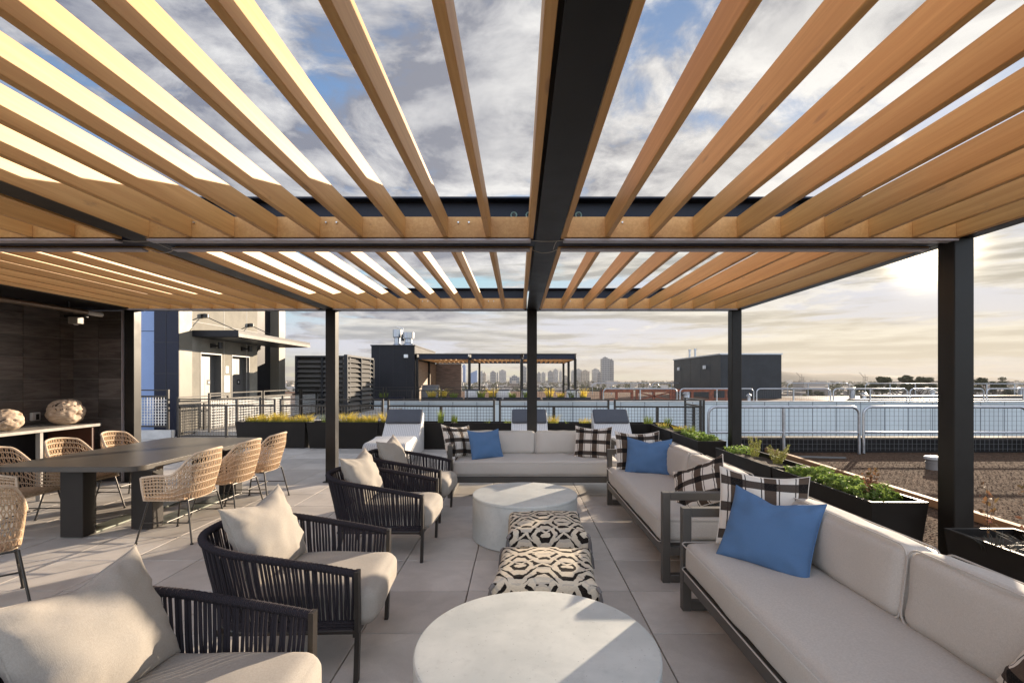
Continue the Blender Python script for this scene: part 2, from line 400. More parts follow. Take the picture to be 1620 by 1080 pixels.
class MB:
    def __init__(s): s.v = []; s.f = []; s.uv = {}; s.t = {}
    def add(s, vs, fs):
        o = len(s.v); s.v += [tuple(v) for v in vs]; s.f += [[i + o for i in f] for f in fs]; return o
    def box(s, x0, x1, y0, y1, z0, z1, r=0, seg=2, mtx=None, tint=None):
        if r:
            vs, fs = bevel_box(x1 - x0, y1 - y0, z1 - z0, r, seg)
            c = Vector(((x0 + x1) / 2, (y0 + y1) / 2, (z0 + z1) / 2)); vs = [v + c for v in vs]
        else:
            vs = [Vector(p) for p in ((x0, y0, z0), (x1, y0, z0), (x1, y1, z0), (x0, y1, z0), (x0, y0, z1), (x1, y0, z1), (x1, y1, z1), (x0, y1, z1))]
            fs = [(0, 3, 2, 1), (4, 5, 6, 7), (0, 1, 5, 4), (1, 2, 6, 5), (2, 3, 7, 6), (3, 0, 4, 7)]
        if mtx is not None: vs = [mtx @ v for v in vs]
        o = s.add(vs, fs)
        if tint is not None:
            for i in range(o, len(s.v)): s.t[i] = tint
        return s
    def tube(s, pts, r, n=6, closed=False, cap=True):
        pts = [Vector(p) for p in pts]; m = len(pts)
        rs = r if isinstance(r, (list, tuple)) else [r] * m
        o = len(s.v); prev = None
        for i, p in enumerate(pts):
            a = pts[i - 1] if (i > 0 or closed) else p
            b = pts[(i + 1) % m] if (i < m - 1 or closed) else p
            t = (b - a)
            t = t.normalized() if t.length > 1e-9 else Vector((0, 0, 1))
            if prev is None:
                up = Vector((0, 0, 1)) if abs(t.z) < .9 else Vector((1, 0, 0))
                nx = t.cross(up).normalized()
            else:
                nx = prev - t * prev.dot(t)
                nx = nx.normalized() if nx.length > 1e-6 else t.orthogonal().normalized()
            prev = nx; ny = t.cross(nx)
            for k in range(n):
                a_ = 2 * PI * k / n
                s.v.append(tuple(p + (nx * math.cos(a_) + ny * math.sin(a_)) * rs[i]))
        rng = m if closed else m - 1
        for i in range(rng):
            j = (i + 1) % m
            for k in range(n):
                k2 = (k + 1) % n
                s.f.append([o + i * n + k, o + i * n + k2, o + j * n + k2, o + j * n + k])
        if cap and not closed:
            s.f.append([o + k for k in range(n)][::-1]); s.f.append([o + (m - 1) * n + k for k in range(n)])
        return s
    def bar(s, p, q, w, h=None):        # straight square bar
        p = Vector(p); q = Vector(q); h = h or w; d = q - p; t = d.normalized()
        up = Vector((0, 0, 1)) if abs(t.z) < .95 else Vector((0, 1, 0))
        x = t.cross(up).normalized(); y = x.cross(t)
        vs = [b + x * (sx * w / 2) + y * (sy * h / 2) for b in (p, q) for sx, sy in ((-1, -1), (1, -1), (1, 1), (-1, 1))]
        s.add(vs, [(0, 3, 2, 1), (4, 5, 6, 7), (0, 1, 5, 4), (1, 2, 6, 5), (2, 3, 7, 6), (3, 0, 4, 7)]); return s
    def lathe(s, prof, n=48, c=(0, 0, 0)):
        o = len(s.v)
        for r, z in prof:
            for k in range(n):
                a = 2 * PI * k / n; s.v.append((c[0] + r * math.cos(a), c[1] + r * math.sin(a), c[2] + z))
        for i in range(len(prof) - 1):
            for k in range(n):
                k2 = (k + 1) % n; s.f.append([o + i * n + k, o + i * n + k2, o + (i + 1) * n + k2, o + (i + 1) * n + k])
        s.f.append([o + k for k in range(n)][::-1]); s.f.append([o + (len(prof) - 1) * n + k for k in range(n)])
        return s
    def prism(s, poly, z0, z1):
        n = len(poly)
        s.add([(x, y, z0) for x, y in poly] + [(x, y, z1) for x, y in poly],
              [list(range(n))[::-1], list(range(n, 2 * n))] + [[i, (i + 1) % n, n + (i + 1) % n, n + i] for i in range(n)]); return s
    def build(s, name, material, parent=None, smooth=None, loc=None):
        me = bpy.data.meshes.new(name); me.from_pydata(s.v, [], s.f)
        if s.uv:
            l = me.uv_layers.new(name='UVMap')
            for lp in me.loops: l.data[lp.index].uv = s.uv.get(lp.vertex_index, (0, 0))
        if s.t:
            a = me.attributes.new('tint', 'FLOAT', 'POINT')
            a.data.foreach_set('value', [s.t.get(i, 0.5) for i in range(len(s.v))])
        me.materials.append(material); me.validate(); me.update()
        if smooth is not None:
            me.polygons.foreach_set('use_smooth', [True] * len(me.polygons))
            me.set_sharp_from_angle(angle=R(smooth))
        ob = bpy.data.objects.new(name, me); COL.objects.link(ob)
        if parent is not None: ob.parent = parent
        if loc is not None: ob.location = loc
        return ob

def thing(name, label, cat, loc=(0, 0, 0), rz=0, group=None):
    o = bpy.data.objects.new(name, None); COL.objects.link(o); o.empty_display_size = .1
    o.location = loc; o.rotation_euler = (0, 0, rz); tag(o, label, cat, group); return o
def tag(o, label, cat, group=None):
    o['label'] = label; o['category'] = cat
    if group: o['group'] = group
    return o
def kind(o, k): o['kind'] = k; return o
def dup(root, loc, rz=0, label=None, group=None):
    def cp(o, par):
        c = o.copy(); COL.objects.link(c)
        if par is not None: c.parent = par
        for ch in o.children: cp(ch, c)
        return c
    r = cp(root, None); r.location = loc; r.rotation_euler = (0, 0, rz)
    if label: r['label'] = label
    if group: r['group'] = group
    return r

def catmull(pts, k=8, closed=False):
    P = [Vector(p) for p in pts]; out = []; n = len(P)
    for i in range(n if closed else n - 1):
        if closed: a, b, c, d = P[i - 1], P[i], P[(i + 1) % n], P[(i + 2) % n]
        else: a, b, c, d = P[max(i - 1, 0)], P[i], P[i + 1], P[min(i + 2, n - 1)]
        for j in range(k):
            t = j / k
            out.append(.5 * ((2 * b) + (c - a) * t + (2 * a - 5 * b + 4 * c - d) * t * t + (3 * b - a - 3 * c + d) * t ** 3))
    if not closed: out.append(P[-1])
    return out

def cushion(mb, sx, sy, sz, r=.05, crown=(0, 0, .02), n=14, mtx=None, wob=.004, seed=0):
    h = (sx / 2, sy / 2, sz / 2); ts = []
    for i in range(n + 1):
        t = -1 + 2 * i / n; ts.append(math.copysign(abs(t) ** .65, t))
    idx = {}; vs = []; fs = []
    def vert(c):
        key = tuple(round(x, 5) for x in c)
        if key in idx: return idx[key]
        p = [c[i] * h[i] for i in range(3)]
        q = [max(-(h[i] - r), min(h[i] - r, p[i])) for i in range(3)]
        d = Vector([p[i] - q[i] for i in range(3)])
        if d.length > 1e-9: d = d.normalized() * r
        pos = Vector(q) + d
        x, y, z = c
        pos.x += crown[0] * x * (1 - y ** 4) * (1 - z ** 2); pos.y += crown[1] * y * (1 - x ** 4) * (1 - z ** 2)
        pos.z += crown[2] * z * (1 - x ** 4) * (1 - y ** 4)
        nz = mnoise.noise(pos * 5 + Vector((seed * 7.1, 0, 0))) * wob
        pos += Vector((x, y, z)).normalized() * nz
        if mtx is not None: pos = mtx @ pos
        idx[key] = len(vs); vs.append(pos); return idx[key]
    for ax in range(3):
        for sg in (-1, 1):
            for i in range(n):
                for j in range(n):
                    q = []
                    for a, b in ((i, j), (i + 1, j), (i + 1, j + 1), (i, j + 1)):
                        c = [0, 0, 0]; c[ax] = sg; c[(ax + 1) % 3] = ts[a]; c[(ax + 2) % 3] = ts[b]
                        q.append(vert(c))
                    fs.append(q if sg > 0 else q[::-1])
    mb.add(vs, fs); return mb

def pillow_mesh(w, h, t, seed=0, n=26, slump=.03, chop=0.0):
    """soft square pillow standing on its lower edge, facing -Y; origin at the middle of the lower edge"""
    mb = MB(); a = w / 2; b = h / 2
    def P(u, v, s):
        kx = 1 - .055 * (1 - abs(v) ** 2.5) ; kz = 1 - .055 * (1 - abs(u) ** 2.5)
        x = a * u * kx; z = b * v * kz
        e = max(0, (1 - u * u)) * max(0, (1 - v * v))
        th = t / 2 * (e ** .42) * (1 + .12 * (-v))
        # creases running in from the corners and along the edges
        cr = mnoise.noise(Vector((u * 2.2 + seed * 3.7, v * 2.2, s * 4 + seed)))
        ang = math.atan2(v, u)
        ray = math.sin(ang * 17 + seed + 2.5 * mnoise.noise(Vector((u * 3, v * 3, seed * 2 + s))))
        edge = max(abs(u), abs(v))
        th += (.016 * cr + .010 * ray * edge ** 2.2 + .007 * mnoise.noise(Vector((u * 6 + seed, v * 2.5, s + seed))) * abs(v)) * min(1, e * 6)
        z -= slump * (1 - u * u) * max(0, v) ** 2 + chop * math.exp(-(u / .3) ** 2) * max(0, v) ** 3
        return Vector((x, s * th, z + b))
    idx = {}
    for s in (-1, 1):
        for i in range(n + 1):
            for j in range(n + 1):
                u = math.sin((-1 + 2 * i / n) * PI / 2); v = math.sin((-1 + 2 * j / n) * PI / 2)
                bd = i in (0, n) or j in (0, n)
                key = (i, j, 0 if bd else s)
                if key in idx: continue
                idx[key] = len(mb.v); mb.v.append(tuple(P(u, v, s)))
                mb.uv[idx[key]] = ((u + 1) / 2, (v + 1) / 2)
    g = lambda i, j, s: idx[(i, j, 0 if (i in (0, n) or j in (0, n)) else s)]
    for s in (-1, 1):
        for i in range(n):
            for j in range(n):
                q = [g(i, j, s), g(i + 1, j, s), g(i + 1, j + 1, s), g(i, j + 1, s)]
                mb.f.append(q if s < 0 else q[::-1])
    # flat sewn flange
    ring = []
    for i in range(n): ring.append(g(i, 0, 0))
    for j in range(n): ring.append(g(n, j, 0))
    for i in range(n, 0, -1): ring.append(g(i, n, 0))
    for j in range(n, 0, -1): ring.append(g(0, j, 0))
    mb2 = MB()
    mb2.tube([mb.v[i] for i in ring], .0042, 5, closed=True)
    return mb, mb2

def pillow(label, loc, facing, tilt, material, w=.5, h=.48, t=.17, seed=0, roll=0, group=None, slump=.03, chop=0.0):
    mb, pp = pillow_mesh(w, h, t, seed, slump=slump, chop=chop)
    o = thing('throw_pillow', label, 'pillow', loc, 0, group)
    yaw = math.atan2(facing[0], -facing[1])
    o.rotation_euler = (Matrix.Rotation(yaw, 3, 'Z') @ Matrix.Rotation(-tilt, 3, 'X') @ Matrix.Rotation(roll, 3, 'Y')).to_euler()
    mb.build('cover', material, o, 60)
    pp.build('piping', material, o, 60)
    return o

def blades(mb, x, y, z, n, h, spread, w=.006, seed=0, lean=.6, seg=4):
    r = random.Random(seed)
    for _ in range(n):
        a = r.uniform(0, 2 * PI); hh = h * r.uniform(.6, 1.1); rad = spread * r.random() ** .5 * .4
        bx = x + rad * math.cos(a); by = y + rad * math.sin(a)
        a2 = a + r.uniform(-.6, .6); out = lean * hh * r.uniform(.2, 1.0)
        side = Vector((-math.sin(a2), math.cos(a2), 0)) if r.random() < .5 else Vector((1, 0, 0))
        prev = None
        for k in range(seg + 1):
            t = k / seg
            c = Vector((bx + math.cos(a2) * out * t * t, by + math.sin(a2) * out * t * t, z + hh * (t - .25 * t * t * lean)))
            ww = w * (1 - t) ** .7 * .5 + .0004
            i0 = len(mb.v); mb.v += [tuple(c - side * ww), tuple(c + side * ww)]
            if prev is not None: mb.f.append([prev, prev + 1, i0 + 1, i0])
            prev = i0
def leaves(mb, pts, size, seed=0, up=.5):
    r = random.Random(seed)
    for p in pts:
        d = Vector((r.uniform(-1, 1), r.uniform(-1, 1), r.uniform(-.3, 1) + up)).normalized()
        u = d.orthogonal().normalized(); v = d.cross(u); a = r.uniform(0, 6.28)
        u, v = u * math.cos(a) + v * math.sin(a), v * math.cos(a) - u * math.sin(a)
        s = size * r.uniform(.6, 1.3); p = Vector(p)
        mb.add([p - u * s, p - v * s * .55 + d * s * .12, p + u * s, p + v * s * .55 + d * s * .12], [(0, 1, 2, 3)])
# ------------------------------------------------------------------ camera, sun, sky, air
cam = bpy.data.cameras.new('camera'); co = bpy.data.objects.new('camera', cam); COL.objects.link(co)
co.location = (0, 0, CAMZ); co.rotation_euler = (R(90), 0, 0)
cam.sensor_width = 36; cam.lens = F / 1620 * 36; cam.shift_x = -10 / 1620; cam.shift_y = 60 / 1620
cam.clip_start = .05; cam.clip_end = 20000
scene.camera = co
sl = bpy.data.lights.new('sun', 'SUN'); so = bpy.data.objects.new('sun', sl); COL.objects.link(so)
sl.energy = 4.5; sl.angle = R(.5); sl.color = (1.0, .82, .62)
so.rotation_euler = SUN.to_track_quat('Z', 'Y').to_euler(); so.location = (30, 40, 30)

w = bpy.data.worlds.new('World'); scene.world = w; w.use_nodes = True
nt = w.node_tree; bg = nt.nodes['Background']; bg.inputs[1].default_value = .075
sky = nt.nodes.new('ShaderNodeTexSky'); sky.sky_type = 'NISHITA'; sky.sun_disc = False
sky.sun_elevation = math.asin(SUN.z); sky.sun_rotation = math.atan2(SUN.x, SUN.y)
sky.air_density = 1.0; sky.dust_density = .6; sky.ozone_density = 2.0
tc = nt.nodes.new('ShaderNodeTexCoord'); D = tc.outputs['Generated']
dx, dy, dz = SEP(nt, D)
up = M(nt, 'MAXIMUM', dz, 0.0)
zz = M(nt, 'ADD', up, .10)
P = COMB(nt, M(nt, 'DIVIDE', dx, zz), M(nt, 'DIVIDE', dy, zz), 0)
mu = M(nt, 'MAXIMUM', VM(nt, 'DOT_PRODUCT', D, tuple(SUN)), 0.0)
Pc = MAPV(nt, P, (1, 1, 1), (3.6, 1.3, 0))
warp = nt.nodes.new('ShaderNodeTexNoise'); warp.inputs['Scale'].default_value = 1.1; warp.inputs['Detail'].default_value = 3
nt.links.new(Pc, warp.inputs['Vector'])
Pw = VM(nt, 'ADD', Pc, VM(nt, 'MULTIPLY', VM(nt, 'SUBTRACT', warp.outputs['Color'], (.5, .5, .5)), (.55, .55, 0)))
n1 = NOISE(nt, Pw, 1.35, 11, .62)
n2 = NOISE(nt, VM(nt, 'ADD', Pw, (SUN.x * .13, SUN.y * .13, 0)), 1.35, 11, .62)
nb = NOISE(nt, Pc, .55, 2, .5)
dens = M(nt, 'ADD', n1, M(nt, 'MULTIPLY_ADD', nb, .34, -.17))
mask = SMOOTH(nt, M(nt, 'SUBTRACT', dens, M(nt, 'MULTIPLY', SMOOTH(nt, dz, .30, .12), .10)), .375, .50)
sunny = M(nt, 'POWER', mu, 3.0)
lit = M(nt, 'MULTIPLY_ADD', M(nt, 'SUBTRACT', n1, n2), 5.5, M(nt, 'MULTIPLY_ADD', sunny, .55, .22), clamp=True)
thick = SMOOTH(nt, dens, .50, .68)
lo = MIX(nt, sunny, (1.25, 1.36, 1.75), (2.3, 2.25, 2.25))
hi = MIX(nt, sunny, (4.5, 4.5, 4.5), (5.2, 5.0, 4.7))
ccol = MIX(nt, M(nt, 'MULTIPLY', lit, M(nt, 'MULTIPLY_ADD', thick, -.45, 1.0)), lo, hi)
kk = M(nt, 'MULTIPLY_ADD', sunny, -.55, 1.0)
skyc = MIX(nt, 1.0, sky.outputs[0], COMB(nt, M(nt, 'MULTIPLY', kk, 1.1), M(nt, 'MULTIPLY', kk, 1.15), M(nt, 'MULTIPLY', kk, 1.25)), 'MULTIPLY')
skyc = VM(nt, 'MINIMUM', skyc, (3.6, 3.75, 4.3))
col1 = MIX(nt, mask, skyc, ccol)
# flat stratus streaks low over the horizon
S = COMB(nt, M(nt, 'MULTIPLY', M(nt, 'ARCTAN2', dx, dy), 2.2), M(nt, 'MULTIPLY', dz, 23.0), 7.3)
s1 = NOISE(nt, S, 1.0, 9, .60, .12)
s2 = NOISE(nt, VM(nt, 'ADD', S, (.03, -.18, 0)), 1.0, 9, .60, .12)
smask = M(nt, 'MULTIPLY', SMOOTH(nt, M(nt, 'ADD', s1, M(nt, 'MULTIPLY', M(nt, 'MINIMUM', M(nt, 'ADD', dx, .12), 0.0), .22)), .44, .54), SMOOTH(nt, dz, .36, .20))
slit = M(nt, 'MULTIPLY_ADD', M(nt, 'SUBTRACT', s2, s1), 7.0, .42, clamp=True)
slo = MIX(nt, sunny, (1.9, 2.05, 2.25), (2.3, 2.15, 1.8)); shi = MIX(nt, sunny, (4.2, 4.15, 3.95), (5.0, 4.7, 4.05))
col2 = MIX(nt, M(nt, 'MULTIPLY', smask, .9), col1, MIX(nt, slit, slo, shi))
glow = M(nt, 'MULTIPLY', M(nt, 'POWER', mu, 5.0), SMOOTH(nt, dz, .22, .0, 0, .6))
col3 = MIX(nt, M(nt, 'MULTIPLY', glow, .95), col2, (5.4, 4.6, 3.2))
core = M(nt, 'POWER', mu, 1400.0)
col4 = MIX(nt, core, col3, (40., 34., 25.))
# unseen sky behind the viewer is brightened as added fill light
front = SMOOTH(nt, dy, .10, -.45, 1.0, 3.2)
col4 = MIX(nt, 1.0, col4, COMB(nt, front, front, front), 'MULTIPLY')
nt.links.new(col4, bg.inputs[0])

sc = scene
sc.render.engine = 'CYCLES'
sc.view_settings.view_transform = 'Standard'; sc.view_settings.look = 'None'; sc.view_settings.gamma = 1
sc.view_settings.exposure = 1.42
sc.cycles.use_denoising = True
try: sc.cycles.denoiser = 'OPENIMAGEDENOISE'
except Exception: pass
sc.cycles.max_bounces = 10; sc.cycles.diffuse_bounces = 5; sc.cycles.glossy_bounces = 4; sc.cycles.volume_bounces = 0
sc.cycles.sample_clamp_indirect = 8
sc.cycles.caustics_reflective = False; sc.cycles.caustics_refractive = False

# air
hz = MB(); hz.box(-4600, 5600, -60, 6200, -21.5, 150)
hm = bpy.data.materials.new('far_air'); hm.use_nodes = True
hn = hm.node_tree; hn.nodes.remove(hn.nodes['Principled BSDF'])
pv = hn.nodes.new('ShaderNodeVolumePrincipled'); pv.inputs['Density'].default_value = .00013
pv.inputs['Color'].default_value = (.50, .485, .46, 1); pv.inputs['Anisotropy'].default_value = .15
hn.links.new(pv.outputs[0], hn.nodes['Material Output'].inputs['Volume'])
HAZE = hz.build('haze', hm); kind(HAZE, 'stuff')
tag(HAZE, 'warm thin haze between the terrace and the far city', 'haze')

# ------------------------------------------------------------------ ground surfaces
def sheet(name, x0, x1, y0, y1, z, material):
    m = MB(); m.add([(x0, y0, z), (x1, y0, z), (x1, y1, z), (x0, y1, z)], [(0, 1, 2, 3)])
    return kind(m.build(name, material), 'structure')
GROUNDM = mat('dusty_city_ground', (.12, .105, .085), .95, 0, .4, .004, 0, .2, .004, .05)
sheet('ground', -12000, 12000, -3000, 16000, -20.5, GROUNDM)
WATER = mat('bay_water', (.10, .12, .13), .12, 0, .1, .001)
m = MB(); m.prism([(150, 3050), (5000, 2600), (5400, 4700), (200, 4700)], -20.4, -20.2)
kind(m.build('bay_water', WATER), 'structure')
HILLM = mat('dry_hill', (.05, .045, .03), .95, 0, .3, .003)
def hills(name, x0, x1, y, prof, depth, seed):
    m = MB(); n = 90; rows = 5
    for j in range(rows):
        t = j / (rows - 1)
        for i in range(n + 1):
            u = i / n; x = x0 + (x1 - x0) * u
            h = prof(u) * math.sin(min(1, t * 1.0 + .02) * PI * .5) + 6 * mnoise.noise(Vector((u * 14, t * 3, seed))) * t
            m.v.append((x, y + depth * t + 40 * mnoise.noise(Vector((u * 5, seed, 0))), -20.6 + max(0, h)))
    for j in range(rows - 1):
        for i in range(n):
            a = j * (n + 1) + i; m.f.append([a, a + 1, a + n + 2, a + n + 1])
    return kind(m.build(name, HILLM, None, 60), 'structure')
def ridge(u):
    return (60 + 62 * math.exp(-((u - .27) / .10) ** 2) + 34 * math.exp(-((u - .48) / .12) ** 2) + 26 * math.exp(-((u - .80) / .09) ** 2)) * min(1, u * 9, (1 - u) * 9 + .3)
hills('hills', 1900, 5500, 4900, ridge, 700, 3)

# paver terrace, every slab modelled
TX0, TY0, P61 = -.379 - .61 * 24, 3.032 - .61 * 6, .61
pv_ = MB(); rr = random.Random(5)
for i in range(34):
    for j in range(24):
        x = TX0 + i * P61; y = TY0 + j * P61
        if x > 3.6 and y < 30: continue
        g = .0038; dz_ = rr.uniform(-.0012, .0012)
        b = [(x + g, y + g), (x + P61 - g, y + g), (x + P61 - g, y + P61 - g), (x + g, y + P61 - g)]
        c = .0035
        t_ = [(x + g + c, y + g + c), (x + P61 - g - c, y + g + c), (x + P61 - g - c, y + P61 - g - c), (x + g + c, y + P61 - g - c)]
        o = pv_.add([(p[0], p[1], -.03) for p in b] + [(p[0], p[1], -.003 + dz_) for p in b] + [(p[0], p[1], dz_) for p in t_],
                    [(8, 9, 10, 11)] + [(4 + k, 4 + (k + 1) % 4, 8 + (k + 1) % 4, 8 + k) for k in range(4)] + [(k, (k + 1) % 4, 4 + (k + 1) % 4, 4 + k) for k in range(4)])
        tv = rr.random()
        for k in range(o, len(pv_.v)): pv_.t[k] = tv
kind(pv_.build('terrace_paving', PAVER), 'structure')
m = MB(); m.box(-22, 3.62, -6, 13.3, -.5, -.02); kind(m.build('terrace_slab', JOINT), 'structure')
m = MB(); m.box(3.62, 30, -6, 11.0, -.5, -.012); kind(m.build('gravel_roof', GRAVEL), 'structure')
# loose stones over the gravel that the camera looks at
st = MB(); rr = random.Random(8)
for _ in range(26000):
    y = 2.2 + 7.9 * rr.random() ** 1.1; x = 3.75 + (y * .98 - .2) * rr.random() ** .9 * 1.05
    s = rr.uniform(.008, .017); a = rr.uniform(0, PI); ca, sa = math.cos(a) * s, math.sin(a) * s
    h = s * rr.uniform(.45, .9); e = rr.uniform(.6, 1)
    o = st.add([(x + ca, y + sa, -.006), (x - sa * e, y + ca * e, -.004), (x - ca, y - sa, -.006), (x + sa * e, y - ca * e, -.004), (x + ca * .3, y + sa * .2, -.012 + h * 1.2)],
               [(0, 1, 4), (1, 2, 4), (2, 3, 4), (3, 0, 4)])
    tv = rr.random()
    for k in range(o, o + 5): st.t[k] = tv
o = st.build('loose_gravel', STONE); kind(o, 'stuff'); tag(o, 'loose brown roof gravel beside the planters', 'gravel')

# timber kerbs on the gravel
def simple(name, label, cat, mb, material, smooth=None, group=None):
    return tag(mb.build(name, material, None, smooth), label, cat, group)
m = MB()
yy = 1.6
while yy < 9.8:
    m.box(-.045, .045, yy + .004, yy + 1.62, 0, .10, .004, 1); yy += 1.62
o = simple('timber_kerb', 'raw timber kerb lying along the gravel behind the planters', 'kerb', m, TIMBER)
o.location = (4.9, 0, -.004); o.rotation_euler = (0, 0, R(-3.2)); o.location.x = 4.86
m = MB(); m.box(3.625, 3.715, 1.0, 9.6, -.01, .055, .004, 1)
simple('timber_kerb', 'pale timber edging strip at the foot of the planters', 'kerb', m, TIMBER)

# ------------------------------------------------------------------ pergola
XB = [-6.10, -2.985, .137, 3.306]        # left edges of the 150 mm posts
def pergola(label, loc, full=True):
    p = thing('pergola', label, 'pergola', loc)
    ZB, ZT, ZF0, ZF1 = 2.665, 3.0, 2.664, 2.82
    Y0, YM, YR = (-.45 if full else .05), 3.83, 7.56
    for i, x in enumerate(XB):
        ys = [7.48] + ([3.665] if i in (0, 3) else []) if full else ([7.48, .02] + ([3.7] if i in (0, 3) else []))
        for y in ys:
            if full and i == 0 and y < 5: continue
            q = MB(); q.box(x, x + .152, y, y + .152, .0, ZB - .002, .006, 1); q.box(x - .03, x + .182, y - .03, y + .182, 0, .012)
            q.build('post', STEEL, p)
    # beams running front to back (I sections)
    for i, x in enumerate(XB):
        xc = x + .09 if i < 3 else x + .085
        q = MB()
        if i == 3:
            q.box(x + .05, x + .158, Y0, YR + .10, ZB, ZB + .014); q.box(x + .05, x + .158, Y0, YR + .10, ZT - .014, ZT); q.box(x + .11, x + .122, Y0, YR + .10, ZB + .014, ZT - .014)
            q.build('long_beam', STEEL, p); continue
        q.box(xc - .093, xc + .093, Y0, YR + .10, ZB, ZB + .014); q.box(xc - .093, xc + .093, Y0, YR + .10, ZT - .014, ZT)
        q.box(xc - .006, xc + .006, Y0, YR + .10, ZB + .014, ZT - .014)
        q.build('long_beam', STEEL, p)
    # cross beams between them
    for yc in ((YM, YR) if full else (.06, YM, YR)):
        for i in range(3):
            a = XB[i] + .09 + .094; b = XB[i + 1] + (.09 - .094 if i < 2 else .048)
            q = MB(); q.box(a, b, yc - .085, yc + .085, ZB + .002, ZB + .014); q.box(a, b, yc - .10, yc + .10, ZT - .014, ZT - .001)
            q.box(a, b, yc - .006, yc + .006, ZB + .014, ZT - .014)
            q.build('cross_beam', STEELB, p)
    # rafters: ten boards per bay, two bays deep
    rng = []
    for i in range(3):
        if i == 2: rng.append([.325 + .332 * k for k in range(10)])
        elif i == 1: rng.append([.116 - .04 - .323 * k for k in range(10)])
        else: rng.append([-3.03 - .04 - .3215 * k for k in range(10)])
    for i in range(3):
        for (ya, yb) in ((Y0 + .05, 3.66), (3.985, 7.34)):
            for x in rng[i]:
                q = MB(); q.box(x, x + .038, ya, yb - .001, ZF0 + .001, ZF1 - .001, .003, 1)
                q.build('rafter', WOOD, p)
        a = min(rng[i]) - .0; b = max(rng[i]) + .038
        for (ya, yb) in ((3.66, 3.70), (3.945, 3.985), (7.34, 7.38)):
            q = MB(); q.box(a, b, ya, yb, ZF0, ZF1, .002, 1); q.build('fascia_board', WOOD, p)
        if full:
            q = MB()
            for xx in [a + .42 + .333 * k for k in range(0, 9, 3)]:
                for e in (-.04, .04): q.tube([(xx + e, 3.645, 2.775), (xx + e, 3.661, 2.775)], .007, 6)
                for e in (-.04, .04): q.tube([(xx + e, 7.325, 2.775), (xx + e, 7.341, 2.775)], .007, 6)
            q.build('bolt_row', CHROME, p, 40)
            q = MB(); pass
            for (ya, yb, za) in ((3.655, 3.73, 2.640), (3.915, 3.99, 2.640), (7.335, 7.385, 2.648)):
                q = MB(); q.box(a + .02, b - .02, ya, yb, za, za + .0135); q.build('light_channel', LEDBOX, p)
    if full:
        for xe in (-.035, .085, .475):
            q = MB(); ring = [(xe + .022 * math.cos(t * PI / 8), YM - .012, 2.885 + .022 * math.sin(t * PI / 8)) for t in range(16)]
            q.tube(ring, .0065, 6, closed=True); q.build('eyelet', EYE, p, 60)
            q = MB(); q.tube([(xe, YM - .02, 2.885), (xe, YM - .007, 2.885)], .012, 8); q.build('eyelet_core', BLK, p, 60)
        for x in (.23, -2.895):
            q = MB(); q.tube(catmull([(x - .13, 3.70, 2.652), (x - .06, 3.69, 2.642), (x + .03, 3.71, 2.648), (x + .11, 3.70, 2.652)], 5), .003, 5)
            q.tube(catmull([(x - .12, 3.96, 2.650), (x - .04, 3.97, 2.628), (x + .04, 3.96, 2.632), (x + .09, 3.95, 2.652)], 5), .003, 5)
            q.tube(catmull([(x + .07, 3.71, 2.652), (x + .06, 3.8, 2.655), (x + .055, 3.95, 2.650)], 5), .0025, 5)
            q.build('cable', WIRE, p, 60)
    return p
pergola('large timber and dark steel pergola roofing the lounge terrace', (0, 0, 0))

# ------------------------------------------------------------------ tiled niche on the left
wt = thing('tiled_wall', 'dark wood-look tiled wall closing the left end of the pergola', 'wall')
m = MB(); m.box(-7.3, -6.962, 3.2, 7.66, 0, 2.99); m.build('backing', GROUT, wt); m = MB(); m.box(-6.96, -6.112, 7.562, 7.66, 0, 2.66); m.build('backing', GROUT, wt)
m = MB(); m.box(-6.96, -6.12, 3.0, 7.64, 2.67, 2.74); m.build('soffit', BLACKP, wt)
m = MB(); rr = random.Random(2)
yj = [3.2 + .604 * 0]
ys = [3.23 + .594 * k for k in range(8)]
edges = [3.20, 3.54, 4.138, 4.736, 5.334, 5.93, 6.528, 7.126, 7.56]
edges = [3.2, 3.42, 4.02, 4.62, 5.22, 5.82, 6.42, 6.786, 7.335, 7.56]
zs = [0, .065, .372, .679, .986, 1.293, 1.60, 1.907, 2.214, 2.521, 2.655]
for a, b in zip(edges[:-1], edges[1:]):
    for z0, z1 in zip(zs[:-1], zs[1:]):
        m.box(-6.966, -6.95, a + .0035, b - .0035, z0 + .003, z1 - .003, tint=rr.random())
for a, b in ((-6.948, -6.555), (-6.555, -6.114)):
    for z0, z1 in zip(zs[:-1], zs[1:]):
        m.box(a + .0035, b - .002, 7.548, 7.566, z0 + .003, z1 - .003, tint=rr.random())
m.build('tile', TILE, wt)
m = MB(); m.box(-6.116, -6.108, 7.45, 7.548, 0, 2.655); m.build('edge_trim', LEDBOX, wt)
ct = thing('counter', 'pale stone counter along the tiled wall holding two driftwood balls', 'counter')
m = MB(); m.box(-6.945, -6.21, 3.3, 7.20, .90, .94, .003, 1); m.build('counter_top', COUNTER, ct)
for y in (6.33,):
    m = MB(); m.box(-6.30, -6.24, y - .02, y + .02, .0, .90); m.build('leg', COUNTER, ct)
m = MB(); m.box(-6.93, -6.90, 3.3, 7.09, 0, .899); m.build('back_panel', BLACKP, ct)
m = MB(); m.box(-6.92, -6.26, 7.10, 7.14, 0, .90); m.build('end_panel', mat('red_brown_panel', (.09, .035, .02), .5), ct)
